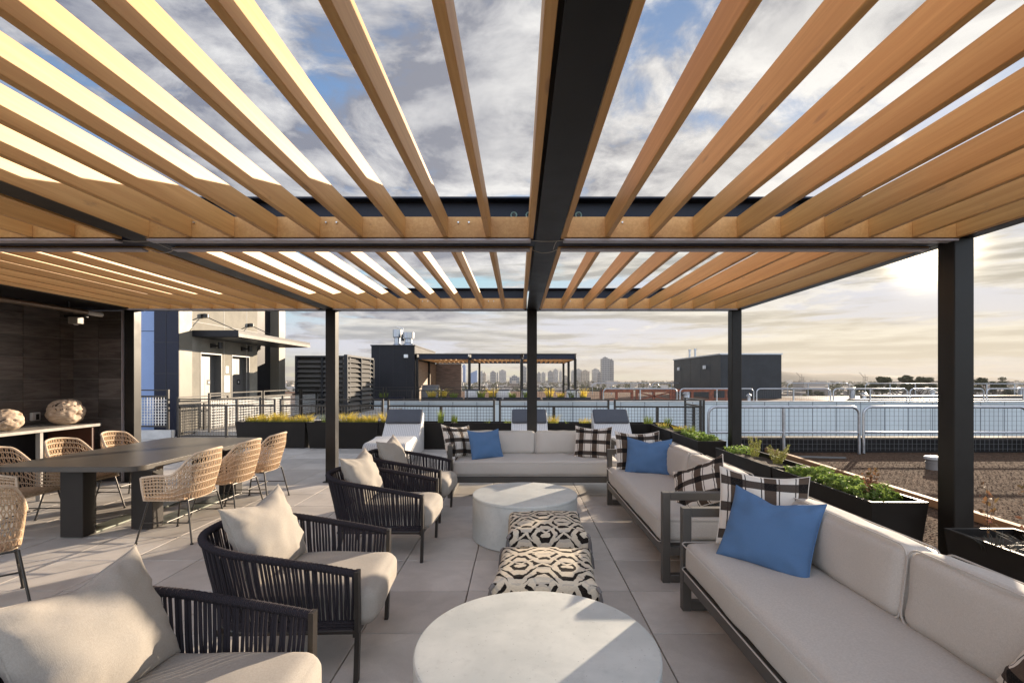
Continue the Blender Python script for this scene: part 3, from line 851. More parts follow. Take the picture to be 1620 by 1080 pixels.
def driftball(label, loc, sx, sy, sz, seed):
    bm = bmesh.new(); bmesh.ops.create_icosphere(bm, subdivisions=5, radius=1)
    for v in bm.verts:
        n = v.co.normalized()
        d = 1 + .09 * mnoise.noise(n * 1.6 + Vector((seed, 0, 0))) + .05 * mnoise.noise(n * 4.5 + Vector((seed, 3, 0)))
        c = mnoise.noise(n * 2.3 + Vector((seed * 2, 7, 1))); d -= .55 * max(0, c - .24)
        c2 = mnoise.noise(n * 6 + Vector((seed, 1, 5))); d -= .20 * max(0, c2 - .36)
        v.co = Vector((n.x * sx * d, n.y * sy * d, n.z * sz * d))
    me = bpy.data.meshes.new('driftwood_ball'); bm.to_mesh(me); bm.free()
    me.polygons.foreach_set('use_smooth', [True] * len(me.polygons)); me.materials.append(DRIFT)
    o = bpy.data.objects.new('driftwood_ball', me); COL.objects.link(o); o.location = (loc[0], loc[1], loc[2] + sz * .94)
    return tag(o, label, 'sculpture')
driftball('larger cracked driftwood ball at the far end of the counter', (-6.52, 6.97, .94), .20, .235, .19, 3.1)
driftball('smaller pale driftwood ball at the left edge of the photo', (-6.47, 6.11, .94), .15, .17, .145, 9.4)
ob = thing('outlet_box', 'small grey weatherproof outlet box on the dark tiled wall', 'outlet', (-6.95, 6.93, 1.06))
m = MB(); m.box(0, .05, -.06, .06, -.06, .06, .012, 2); m.build('cover', WHITEP, ob); m = MB(); m.box(.05, .056, -.012, .03, -.045, .035); m.build('window', BLK, ob)
tl = thing('tube_light', 'pale tube light hung under the pergola beam above the counter', 'light', (0, 0, 0))
m = MB(); m.tube([(-6.25, 4.2, 2.56), (-6.25, 7.0, 2.56)], .035, 10); m.build('tube', mat('brass_tube', (.18, .13, .09), .35, .4), tl, 50)
m = MB(); m.tube([(-6.25, 7.0, 2.56), (-6.25, 7.25, 2.56)], .037, 10); m.build('end_cap', WHITEP, tl, 50)
m = MB(); m.box(-6.26, -6.24, 5.0, 5.03, 2.58, 2.665); m.box(-6.26, -6.24, 6.7, 6.73, 2.58, 2.665); m.build('hanger', STEEL, tl)
sn = thing('motion_sensor', 'small white sensor box under the beam in the tiled corner', 'sensor', (-6.40, 7.0, 2.43))
m = MB(); m.box(-.07, .07, -.06, .06, -.04, .06, .01, 2); m.build('housing', mat('putty_plastic', (.2, .185, .16), .5), sn); m = MB(); m.lathe([(.02, -.055), (.035, -.04)], 12); m.build('lens', WHITEP, sn, 40)
m = MB(); m.box(-6.55, -6.25, 6.97, 7.03, 2.49, 2.52); m2 = m.build('bracket', STEEL, sn); m2.location = (6.40, -7.0, -2.43)
# ------------------------------------------------------------------ lounge furniture
def round_table(label, x, y, r=.53):
    t = thing('coffee_table', label, 'table', (x, y, 0), 0, 'round concrete coffee tables')
    m = MB(); m.lathe([(r - .012, 0), (r, .008), (r, .404)], 96); m.build('drum_base', CONC, t, 40)
    m = MB(); m.lathe([(r - .004, .404), (r + .001, .408), (r + .001, .425), (r - .005, .432), (r - .02, .434)], 96); m.build('table_top', CONC, t, 40)
round_table('round pale concrete coffee table nearest the camera', .08, 2.125)
round_table('farther round concrete coffee table in front of the back sofa', .066, 4.93)

def pouf(label, x, y, rz, seed):
    p = thing('pouf', label, 'pouf', (x, y, 0), rz, 'patterned poufs')
    m = MB(); n = 22; s = .30; H = .385; r = .032
    def P(c):
        x_, y_, z_ = c; hx = (s, s, H / 2)
        q = [c[i] * hx[i] for i in range(3)]; k = [max(-(hx[i] - r), min(hx[i] - r, q[i])) for i in range(3)]
        d = Vector([q[i] - k[i] for i in range(3)]); d = d.normalized() * r if d.length > 1e-9 else d
        o = Vector(k) + d
        o.x += .022 * x_ * (1 - z_ * z_); o.y += .022 * y_ * (1 - z_ * z_); o.z += .03 * max(0, z_) * (1 - x_ ** 2) * (1 - y_ ** 2)
        ax, ay = abs(x_), abs(y_)
        o += Vector((x_, y_, 0)) * (.022 * (ax * ay) ** 6 * max(0, z_))
        return o + Vector((0, 0, H / 2)) + Vector((x_, y_, z_)) * .006 * mnoise.noise(Vector(c) * 2.4 + Vector((seed, 0, 0)))
    for ax in range(3):
        for sg in (-1, 1):
            if ax == 2 and sg < 0: continue
            o = len(m.v)
            for i in range(n + 1):
                for j in range(n + 1):
                    a = math.sin((-1 + 2 * i / n) * PI / 2); b = math.sin((-1 + 2 * j / n) * PI / 2)
                    c = [0, 0, 0]; c[ax] = sg; c[(ax + 1) % 3] = a; c[(ax + 2) % 3] = b
                    if ax == 2: uv = (.5 + a / 2, .5 + b / 2)
                    elif ax == 1: uv = (.5 + c[0] / 2, (c[2] - 1) * .32 if sg < 0 else 1 - (c[2] - 1) * .32)
                    else: uv = (1 - (c[2] - 1) * .32 if sg > 0 else (c[2] - 1) * .32, .5 + c[1] / 2)
                    m.uv[len(m.v)] = uv; m.v.append(tuple(P(c)))
            for i in range(n):
                for j in range(n):
                    k = o + i * (n + 1) + j; q = [k, k + n + 1, k + n + 2, k + 1]
                    m.f.append(q if sg > 0 else q[::-1])
    m.build('body', KILIM, p, 70).pass_index = seed
    rr = random.Random(seed)
    for sx in (-1, 1):
        for sy in (-1, 1):
            q = MB(); cx, cy, cz = sx * .298, sy * .298, H - .035
            q.tube([(cx, cy, cz), (cx + sx * .014, cy + sy * .014, cz + .006), (cx + sx * .03, cy + sy * .03, cz - .014)], [.010, .014, .012], 7)
            for k in range(24):
                a = rr.uniform(0, 2 * PI); e = rr.uniform(.004, .022)
                x0, y0 = cx + sx * .03, cy + sy * .03
                q.tube([(x0, y0, cz - .008), (x0 + math.cos(a) * e * .6, y0 + math.sin(a) * e * .6, cz - .05), (x0 + math.cos(a) * e, y0 + math.sin(a) * e, cz - rr.uniform(.11, .16))], .0026, 4)
            q.build('tassel', TASSEL, p, 60)
pouf('black and cream patterned pouf behind the near coffee table', .18, 3.19, R(-4), 1)
pouf('patterned tasselled pouf touching the far coffee table', .235, 4.15, R(1), 2)

def rrect(hx, hy, r, n=10):
    out = []
    for cx, cy, a0 in ((hx - r, hy - r, 0), (-hx + r, hy - r, 90), (-hx + r, -hy + r, 180), (hx - r, -hy + r, 270)):
        for k in range(n + 1):
            a = R(a0 + 90 * k / n); out.append((cx + r * math.cos(a), cy + r * math.sin(a)))
    return out
def sofa(label, loc, rz, seed):
    s = thing('sofa', label, 'sofa', loc, rz, 'three seat outdoor sofas')
    W = 1.20; D0, D1 = -.425, .425
    for sg in (-1, 1):
        q = MB(); x0, x1 = (W - .06, W) if sg > 0 else (-W, -W + .06)
        q.box(x0, x1, D0, D0 + .06, .0, .705, .003, 1); q.box(x0, x1, D1 - .06, D1, .0, .705, .003, 1)
        q.box(x0, x1, D0 + .06, D1 - .06, .645, .705, .003, 1); q.box(x0, x1, D0 + .06, D1 - .06, .004, .062, .003, 1)
        q.box(x0 + .003, x1 - .003, D0 + .06, D1 - .06, .215, .275)
        q.build('arm_frame', SOFAFR, s)
    q = MB(); q.box(-W + .06, W - .06, D0 + .004, D0 + .054, .205, .285, .003, 1); q.box(-W + .06, W - .06, D1 - .056, D1 - .006, .205, .285, .003, 1)
    for k in range(19):
        x = -W + .12 + k * (2 * W - .24) / 18; q.box(x - .03, x + .03, D0 + .054, D1 - .056, .262, .282)
    q.build('seat_frame', SOFAFR, s)
    q = MB(); q.box(-W + .06, W - .06, D1 - .05, D1 - .008, .60, .655, .003, 1)
    for k in range(25):
        x = -W + .11 + k * (2 * W - .22) / 24; q.box(x - .02, x + .02, D1 - .04, D1 - .018, .285, .60)
    q.build('back_frame', SOFAFR, s)
    q = MB(); cushion(q, 2 * W - .13, .80, .205, .055, (0, .012, .016), 26, Matrix.Translation((0, -.025, .388)), .011, seed)
    sc_ = q.build('seat_cushion', LINEN, s, 70)
    for z in (.474, .303):
        q = MB(); q.tube([(a[0], a[1] - .025, z) for a in rrect(W - .068 + .010, .411 + .006, .05, 6)], .0045, 5, closed=True); q.build('piping', LINEN, sc_, 60)
    for k, sg in enumerate((-1, 1)):
        q = MB(); Mx = Matrix.Translation((sg * .535, .262, .655)) @ Matrix.Rotation(R(-7), 4, 'X')
        cushion(q, 1.062, .19, .34, .06, (.006, .014, .008), 20, Mx, .013, seed * 3 + k)
        bc = q.build('back_cushion', LINEN, s, 70)
        for y in (-.079, .079):
            q = MB(); q.tube([Mx @ Vector((a[0], y, a[1])) for a in rrect(.533, .171, .055, 6)], .0045, 5, closed=True); q.build('piping', LINEN, bc, 60)
    return s
SA = (.25, 6.905); SB = (1.555, 4.98); SC = (1.555, 2.18)
sofa('long oatmeal sofa at the back facing the camera', (SA[0], SA[1], 0), 0, 1)
sofa('oatmeal sofa at right beyond the nearest one', (SB[0], SB[1], 0), R(-90), 2)
sofa('nearest oatmeal sofa filling the lower right corner', (SC[0], SC[1], 0), R(-90), 3)
SZ = .488
pillow('blue pillow at the left end of the back sofa', (-.42, 6.70, SZ), (.45, -.85), R(24), BLUE, .48, .43, .16, 3, 0, 'blue pillows')
pillow('plaid pillow behind the blue one on the back sofa', (-.80, 6.80, SZ + .01), (.72, -.66), R(24), PLAID, .50, .48, .15, 4, R(6), 'plaid pillows')
pillow('plaid pillow at the right end of the back sofa', (1.03, 6.74, SZ), (-.28, -.9), R(18), PLAID, .52, .46, .15, 5, 0, 'plaid pillows')
pillow('blue pillow at the far end of the right hand sofa', (1.50, 5.62, SZ), (-.38, -.9), R(22), BLUE, .52, .435, .16, 6, 0, 'blue pillows', .03, .02)
pillow('plaid pillow mostly hidden behind the blue one on the second sofa', (1.46, 5.86, SZ), (-.05, -1), R(14), PLAID, .54, .48, .14, 7, 0, 'plaid pillows')
pillow('plaid pillow lying tilted at the near end of the second sofa', (1.56, 4.10, SZ + .02), (-.86, -.50), R(36), PLAID, .50, .46, .17, 8, R(-32), 'plaid pillows')
pillow('large blue pillow on the nearest sofa', (1.41, 2.83, SZ), (-.74, -.67), R(30), BLUE, .52, .46, .17, 9, R(3), 'blue pillows', .035, .03)
pillow('plaid pillow behind the large blue one on the nearest sofa', (1.56, 3.10, SZ + .01), (-.30, -.95), R(16), PLAID, .54, .50, .14, 10, R(4), 'plaid pillows')
pillow('plaid pillow cut off by the right edge on the nearest sofa', (1.585, 1.42, SZ + .01), (-.96, .12), R(22), PLAID, .50, .46, .16, 11, R(16), 'plaid pillows')

# ------------------------------------------------------------------ rope armchairs (face +X)
def shell_path(x_front=.42, w=.365, xc=-.10, rx=.40, e=2.5, n=400):
    pts = [(x_front, -w * .97)]
    m_ = 60
    for i in range(m_ + 1):
        a = -PI / 2 + PI * i / m_
        c, s_ = math.cos(a), math.sin(a)
        pts.append((xc - rx * abs(c) ** (2 / e), math.copysign(w * abs(s_) ** (2 / e), s_)))
    pts.append((x_front, w * .97))
    L = [0]
    for a, b in zip(pts[:-1], pts[1:]): L.append(L[-1] + math.hypot(b[0] - a[0], b[1] - a[1]))
    out = []; k = 0
    for i in range(n + 1):
        d = L[-1] * i / n
        while k < len(L) - 2 and L[k + 1] < d: k += 1
        t = (d - L[k]) / max(1e-9, L[k + 1] - L[k])
        out.append((pts[k][0] + t * (pts[k + 1][0] - pts[k][0]), pts[k][1] + t * (pts[k + 1][1] - pts[k][1])))
    return out, L[-1]
def armchair(label, loc, rz):
    c = thing('rope_armchair', label, 'armchair', loc, rz, 'dark rope armchairs')
    top, L = shell_path(); bot, _ = shell_path(.40, .315, -.10, .30)
    zt = lambda x: .572 + .152 * min(1, max(0, (.42 - x) / .90)) ** .9
    n = 400
    q = MB(); k = 0; cnt = int(L / .0205)
    for i in range(1, cnt):
        f = i / cnt * n; a = top[int(f)]; b = bot[int(f)]
        j = .0022 * math.sin(i * 12.9898)
        p0 = Vector((a[0], a[1], zt(a[0]) - .012)); p1 = Vector((b[0], b[1], .262))
        nrm = Vector((a[0] + .1, a[1], 0)).normalized() * .006
        side = 1 if i % 2 else -1
        q.tube([p0 + nrm * side * .5, p0.lerp(p1, .35) + nrm * (.3 * side) + Vector((j, 0, 0)), p0.lerp(p1, .7) - nrm * .3 * side, p1], .0076, 5, cap=False)
    # lower woven band
    for z in (.268, .285, .302):
        pts = []
        for i in range(0, n + 1, 8):
            a = top[i]; b = bot[i]; t = (z - .262) / (zt(a[0]) - .262); pts.append((b[0] + (a[0] - b[0]) * t, b[1] + (a[1] - b[1]) * t, z))
        q.tube(pts, .010, 5)
    q.build('rope_weave', ROPE, c, 60)
    # wrapped rail
    q = MB(); pts = []; rs = []; N_ = 560
    for i in range(N_ + 1):
        a = top[min(n, int(i * n / N_))]; f = i * n / N_; i0 = min(n - 1, int(f)); t = f - i0
        x = top[i0][0] + (top[i0 + 1][0] - top[i0][0]) * t; y = top[i0][1] + (top[i0 + 1][1] - top[i0][1]) * t
        pts.append((x, y, zt(x))); rs.append((.0225, .0195)[i % 2] + .001 * math.sin(i * 7.3))
    q.tube(pts, rs, 8); q.build('wrapped_rail', ROPE, c, 50)
    for sg in (-1, 1):
        q = MB(); y = sg * .354
        q.bar((.425, y, .59), (.425, y * .97, .27), .022, .05); q.bar((.425, y * .97, .27), (.415, y * .95, .0), .024, .034)
        q.build('front_leg', CHAIRFR, c)
        q = MB(); q.bar((-.30, sg * .25, .26), (-.36, sg * .27, 0), .026, .026); q.build('rear_leg', CHAIRFR, c)
    q = MB(); q.tube([(p[0], p[1], .255) for p in bot[::8]], .012, 6); q.box(-.34, .40, -.31, .31, .235, .252); q.bar((.41, -.345, .255), (.41, .345, .255), .024, .04)
    q.build('seat_frame', CHAIRFR, c)
    q = MB(); cushion(q, .78, .615, .20, .06, (.016, .010, .022), 20, Matrix.Translation((.105, 0, .365)), .012, loc[1])
    q.build('seat_cushion', LINENG, c, 70)
    return c
ARM = [(-1.30, 1.72, R(2), 'rope armchair nearest the camera in the lower left corner', 'pale grey pillow in the nearest armchair, cut by the left edge'),
       (-1.28, 2.87, R(2), 'second nearest rope armchair opposite the near coffee table', 'pale grey pillow in the second armchair from the camera'),
       (-1.25, 4.55, R(-1), 'third rope armchair beside the far coffee table', 'pale grey pillow in the third armchair from the camera'),
       (-1.27, 5.72, R(-3), 'farthest rope armchair next to the back sofa', 'pale grey pillow in the farthest armchair')]
for i, (x, y, rz, lb, lp) in enumerate(ARM):
    armchair(lb, (x, y, 0), rz)
    px, py = x - .12, y
    pillow(lp, (px, py, .462), (1, -.10), R(23), LINENG, .55, .475, .21, 20 + i, R(-2), 'armchair pillows', .035, .02)

# ------------------------------------------------------------------ dining table
t = thing('dining_table', 'long dark dining table with rounded corners at left', 'table', (-4.37, 5.83, 0))
def rrect(hx, hy, r, n=10):
    out = []
    for cx, cy, a0 in ((hx - r, hy - r, 0), (-hx + r, hy - r, 90), (-hx + r, -hy + r, 180), (hx - r, -hy + r, 270)):
        for k in range(n + 1):
            a = R(a0 + 90 * k / n); out.append((cx + r * math.cos(a), cy + r * math.sin(a)))
    return out
m = MB(); a = rrect(.71, 1.19, .14); b = rrect(.704, 1.184, .136); n = len(a)
m.prism(b, .70, .704); m.prism(a, .704, .746); m.prism(b, .746, .75)
m.build('table_top', TABLE, t, 30)
for sx, ya, yb in ((-.205 + .11, -1.00, .95), (.28 + .11, -.72, .78)):
    for y in (ya, yb):
        q = MB(); q.box(sx - .115, sx + .115, y, y + .16, .012, .70, .004, 1); q.build('leg', TLEG, t)
    q = MB(); q.box(sx - .10, sx + .10, ya + .162, yb - .002, .006, .022); q.build('foot_plate', TABLEG, t)
q = MB(); q.box(-.4, .6, -.8, -.7, .64, .698); q.box(-.4, .6, .75, .85, .64, .698); q.build('apron', TABLE, t)

# ------------------------------------------------------------------ wicker chairs (face +X)
def wicker():
    c = thing('wicker_chair', 'wicker', 'chair', (0, 0, 0), 0, 'wicker dining chairs')
    top, L = shell_path(.24, .285, -.03, .27, 2.6); bot, _ = shell_path(.22, .25, -.03, .18, 2.4); n = 400
    def rim(p):
        a = abs(p); f = min(1, max(0, (.60 - a) / .30)); f = f * f * (3 - 2 * f)
        cap = 1 - .10 * min(1, a / .3) ** 2
        return .655 + .235 * f * cap - .02 * max(0, a - .8) / .2
    def S(p, v):        # p -1..1 round the back, v 0 bottom .. 1 rim
        f = (p + 1) / 2 * n; i0 = max(0, min(n - 1, int(f))); t_ = f - i0
        A = [top[i0][k] + (top[i0 + 1][k] - top[i0][k]) * t_ for k in (0, 1)]; B = [bot[i0][k] + (bot[i0 + 1][k] - bot[i0][k]) * t_ for k in (0, 1)]
        z = .41 + (rim(p) - .41) * v; e = ((z - .41) / .48)
        b_ = min(1, e * 1.45) ** .75
        lean = -.06 * max(0, e - .35) * max(0, 1 - abs(p) * 1.6)
        pinch = 1 - .30 * max(0, e - .5) * 1.0
        return Vector((B[0] + (A[0] - B[0]) * b_ + lean, (B[1] + (A[1] - B[1]) * b_) * pinch, z))
    q = MB(); cols = 40; rows = [0, .17, .33, .48, .62, .76, .89, 1.0]
    for i in range(cols + 1):
        for s_ in (-1, 1):
            pts = []
            for k in range(25):
                v = k / 24; ph = 0
                for a, b in zip(rows[:-1], rows[1:]):
                    if a <= v <= b: ph = (v - a) / (b - a); break
                off = s_ * .40 * (2 / cols) * (.12 + .88 * math.sin(PI * ph))
                p = max(-1, min(1, -1 + 2 * i / cols + off)); pts.append(S(p, v))
            q.tube(pts, .0042, 4, cap=False)
    qb = MB()
    for v in rows[:-1]:
        for dv in (-.0055, .0055):
            qb.tube([S(-1 + 2 * i / 60, max(0, v + dv)) for i in range(61)], .0036, 5)
    q.build('woven_shell', RATTAN, c, 60); qb.build('woven_band', RATTANP, c, 60)
    q = MB(); pts = [S(-1, 0), S(-1, .5)] + [S(-1 + 2 * i / 160, 1) for i in range(161)] + [S(1, .5), S(1, 0)]
    q.tube(pts, [.0115 + .0012 * (i % 2) for i in range(len(pts))], 8); q.build('rim', RATTANP, c, 60)
    q = MB(); poly = [(p[0], p[1]) for p in bot[::10]]
    q.prism(poly, .405, .425)
    for k in range(16):
        y = -.235 + .47 * k / 15; q.tube([(.215, y, .428), (-.17, y, .428)], .010, 5)
    q.build('seat', RATTAN, c, 50)
    feet = [(sx * .27, sy * .285) for sx in (-1, 1) for sy in (-1, 1)]
    for fx, fy in feet:
        q = MB(); q.tube([(fx * .70, fy * .80, .41), (fx * .74, fy * .82, .37), (fx, fy, .012)], .009, 7); q.lathe([(.014, 0), (.014, .012)], 10, (fx, fy, 0)); q.build('leg', ROD, c, 60)
    q = MB()
    for sy in (-1, 1): q.tube([(-.225, sy * .256, .2), (.225, sy * .256, .2)], .0065, 6)
    q.tube([(0, -.256, .2), (0, .256, .2)], .0065, 6)
    q.tube([(-.19, -.225, .405), (.19, -.225, .405), (.19, .225, .405), (-.19, .225, .405)], .008, 6, closed=True)
    q.build('stretcher', ROD, c, 60)
    return c
W0 = wicker()
WCH = [(-3.42, 4.95, R(180), 'wicker chair nearest the camera on the right side of the dining table'),
       (-3.40, 5.68, R(178), 'middle wicker chair on the right side of the dining table'),
       (-3.42, 6.36, R(181), 'farthest wicker chair on the right side of the dining table'),
       (-5.14, 4.97, R(3), 'wicker chair at the left edge on the far side of the dining table'),
       (-5.16, 5.72, R(-2), 'middle wicker chair on the far side of the dining table'),
       (-5.16, 6.47, R(1), 'wicker chair nearest the steel post on the far side of the table'),
       (-3.76, 3.30, R(140), 'lone wicker chair cut off by the left edge before the table')]
for i, (x, y, rz, lb) in enumerate(WCH):
    if i == 0: W0.location = (x, y, 0); W0.rotation_euler = (0, 0, rz); W0['label'] = lb
    else: dup(W0, (x, y, 0), rz, lb)
# ------------------------------------------------------------------ woven loungers (head at +Y)
def lounger():
    c = thing('woven_lounger', 'l', 'lounger', (0, 0, 0), 0, 'white woven loungers')
    top = catmull([(-1.02, .02), (-1.03, .20), (-1.0, .36), (-.90, .425), (-.62, .43), (-.30, .435), (-.08, .455), (.08, .43), (.22, .37), (.36, .36), (.50, .44), (.68, .60), (.86, .76), (.98, .845), (1.05, .85), (1.075, .80)], 5)
    top = [(p.x, p.y) for p in [Vector((a.x, a.y, 0)) for a in top]]
    poly = top + [(1.085, .02)]
    q = MB(); w = .39; n = len(poly)
    r = .03
    for wx, ins in ((-w, r), (-w + r * .3, r * .3), (-w + r, 0), (w - r, 0), (w - r * .3, r * .3), (w, r)):
        cx = sum(p[0] for p in poly) / n
        for (y, z) in poly:
            q.v.append((wx, y * (1 - ins * .4), max(.0, z - ins * .6 if z > .1 else z)))
    for k in range(5):
        for i in range(n):
            j = (i + 1) % n; q.f.append([k * n + i, k * n + j, (k + 1) * n + j, (k + 1) * n + i])
    q.f.append(list(range(n))[::-1]); q.f.append([5 * n + i for i in range(n)])
    q.build('woven_body', WEAVE, c, 45)
    q = MB(); Mx = Matrix.Translation((0, .845, .785)) @ Matrix.Rotation(R(42), 4, 'X')
    cushion(q, .76, .40, .075, .035, (.0, 0, .012), 12, Mx, .003, 1); q.build('head_cushion', HEADF, c, 70)
    return c
L0 = lounger()
for i, (x, y, rz, lb) in enumerate([(-2.46, 9.72, R(2), 'white woven lounger with grey head cushion left of the middle post'),
                                    (.24, 9.78, R(0), 'white woven lounger mostly hidden behind the middle post'),
                                    (2.02, 9.74, R(0), 'white woven lounger near the corner of the black planters')]):
    if i == 0: L0.location = (x, y, 0); L0.rotation_euler = (0, 0, rz); L0['label'] = lb
    else: dup(L0, (x, y, 0), rz, lb)

# ------------------------------------------------------------------ planters
def planter(label, p0, p1, width, h=.61, taper=.055):
    """tapered trough from p0 to p1 (ends on its long axis)"""
    p0 = Vector((p0[0], p0[1], 0)); p1 = Vector((p1[0], p1[1], 0)); d = p1 - p0; L = d.length
    rz = math.atan2(d.y, d.x)
    c = thing('planter', label, 'planter', tuple((p0 + p1) / 2), rz, 'black tapered planters')
    a, b = L / 2, width / 2; q = MB(); t = .022
    def ring(x, y, z): return [(-x, -y, z), (x, -y, z), (x, y, z), (-x, y, z)]
    rings = [ring(a - taper, b - taper, 0), ring(a - .002, b - .002, h - .006), ring(a, b, h - .003), ring(a - .003, b - .003, h), ring(a - t, b - t, h), ring(a - t - .003, b - t - .003, h - .003), ring(a - t - .006, b - t - .006, h - .10)]
    for r_ in rings: q.v += r_
    for k in range(len(rings) - 1):
        for i in range(4): q.f.append([k * 4 + i, k * 4 + (i + 1) % 4, k * 4 + 4 + (i + 1) % 4, k * 4 + 4 + i])
    q.f.append([3, 2, 1, 0]); q.build('trough', PLANTER, c)
    q = MB(); nx = max(4, int(L / .08)); ny = 5
    for i in range(nx + 1):
        for j in range(ny + 1):
            x = (a - t - .008) * (-1 + 2 * i / nx); y = (b - t - .008) * (-1 + 2 * j / ny)
            q.v.append((x, y, h - .055 + .012 * mnoise.noise(Vector((x * 9, y * 9, L)))))
    for i in range(nx):
        for j in range(ny):
            k = i * (ny + 1) + j; q.f.append([k, k + ny + 1, k + ny + 2, k + 1])
    q.build('soil', SOIL, c, 60)
    return c
back = [(-6.55, -4.88), (-4.86, -3.19), (-3.17, -1.50), (-1.48, .19), (.21, 1.65), (1.67, 3.36)]
def by(x): return 11.42 - (x + 6.55) * .052
bl = ['black planter at the left end of the back row', 'black planter of yellow grass right of the left steel post', 'black planter behind the left lounger',
      'black planter between the left and middle loungers', 'black planter between the middle and right loungers', 'black planter at the back right corner']
for (a, b), l in zip(back, bl): planter(l, (a, by(a)), (b, by(b)), .46)
planter('black planter running from the back corner toward the right', (3.13, 10.62), (3.10, 9.12), .46)
planter('black planter just behind the rear right steel post', (3.10, 9.10), (3.07, 7.66), .46)
planter('black planter beside the second sofa in front of the rear right post', (3.065, 6.97), (3.06, 5.43), .46)
planter('black planter of leafy ground cover beside the second sofa', (3.06, 5.41), (3.05, 3.86), .46)
planter('black planter at the right edge beside the nearest sofa', (3.045, 3.20), (3.03, 1.30), .46)

def tuft(label, x, y, h, n, material, spread=.2, z=.555, group=None, w=.007, lean=.6, name='grass_tuft'):
    m = MB(); blades(m, 0, 0, 0, n, h, spread, w, int(x * 100 + y * 37), lean)
    o = m.build(name, material); o.location = (x, y, z); return tag(o, label, 'plant', group)
def foxtail(label, x, y, h, n, lean):
    r = random.Random(int(x * 100 + y * 10)); m = MB()
    for k in range(n):
        a = k * 2.4 + r.uniform(-.3, .3); o = lean * h * r.uniform(.3, .9); hh = h * r.uniform(.65, 1.05); pts = []
        for t in range(60):
            u = .12 + .88 * t / 59; rad = .021 * (1 - abs(u - .5) * 1.5) + .004
            for _ in range(4):
                b = r.uniform(0, 6.28); pts.append((math.cos(a) * (.03 + o * u * u) + math.cos(b) * rad, math.sin(a) * (.03 + o * u * u) + math.sin(b) * rad, hh * u + r.uniform(-.005, .01)))
        leaves(m, pts, .0075, k + int(y * 10), .9)
    o_ = m.build('foxtail_plant', GFOX); o_.location = (x, y, .56); return tag(o_, label, 'plant')
G1 = 'yellow grass tufts in the back planters'
ys_ = [-6.25, -5.95, -5.62, -5.30, -4.98, -3.98, -3.72, -3.45, -3.05]
for i, x in enumerate(ys_):
    where = 'left of the left steel post' if x < -4.5 else 'between the left steel post and the left lounger'
    j = i if x < -4.5 else i - 5
    tuft('%s yellow grass tuft from the left, %s' % (ORD[j], where), x, by(x) + .02 * (-1) ** i, .22 + .05 * (i * 7 % 3), 150, GYEL, .40, group=G1, w=.011)
tuft('fresh green grass clump at the left steel post', -4.52, by(-4.5), .27, 60, GGRN, .18)
tuft('small green clump at the right end of the yellow grasses', -2.90, by(-2.9) - .05, .16, 50, GGRN, .25)
for i, (x, h, lb) in enumerate([(-2.62, .36, 'upright green blades above the left lounger'), (-2.36, .36, 'upright green blades left of the head cushion top'), (-1.80, .33, 'taller upright green clump right of the left lounger'),
                            (-1.48, .24, 'shorter upright green clump right of the left lounger')]):
    tuft(lb, x, by(x) + .04, h, 70 if i > 1 else 16, GGRN, .16, w=.011, lean=.22)
tuft('sparse green sprig behind the blue and plaid pillows', -.72, by(-.72), .14, 14, GGRN, .2)
tuft('low green clump left of the middle lounger', -.18, by(-.18), .15, 60, GGRN, .4)
tuft('yellow and red grass tuft right of the middle lounger', .80, by(.8), .27, 90, GYEL, .28, group=G1)
tuft('thin green sprig between two yellow tufts', 1.12, by(1.12), .2, 8, GGRN, .1)
tuft('yellow grass tuft left of the right lounger', 1.52, by(1.5), .19, 100, GYEL, .36, group=G1)
tuft('bushy green clump right of the right lounger', 2.92, by(2.9), .24, 80, GGRN, .26, w=.010, lean=.4)
tuft('green clump at the corner of the black planters', 3.34, by(3.3) - .1, .22, 60, GGRN, .2, w=.010, lean=.4)
tuft('yellow grass tuft nearest the planter corner', 3.08, 10.25, .14, 80, GYEL, .3, group=G1)
tuft('yellow grass tuft spilling over the side planter', 3.2, 9.55, .15, 90, GYEL, .32, group=G1)
tuft('green tuft above the ground cover behind the rear right post', 3.12, 8.78, .22, 80, GGRN, .24, w=.009, lean=.4)
foxtail('foxtail plant at the far end of the planter by the rear post', 3.08, 6.30, .27, 7, .25)
foxtail('wider foxtail plant in front of its twin', 3.10, 5.78, .25, 9, .6)

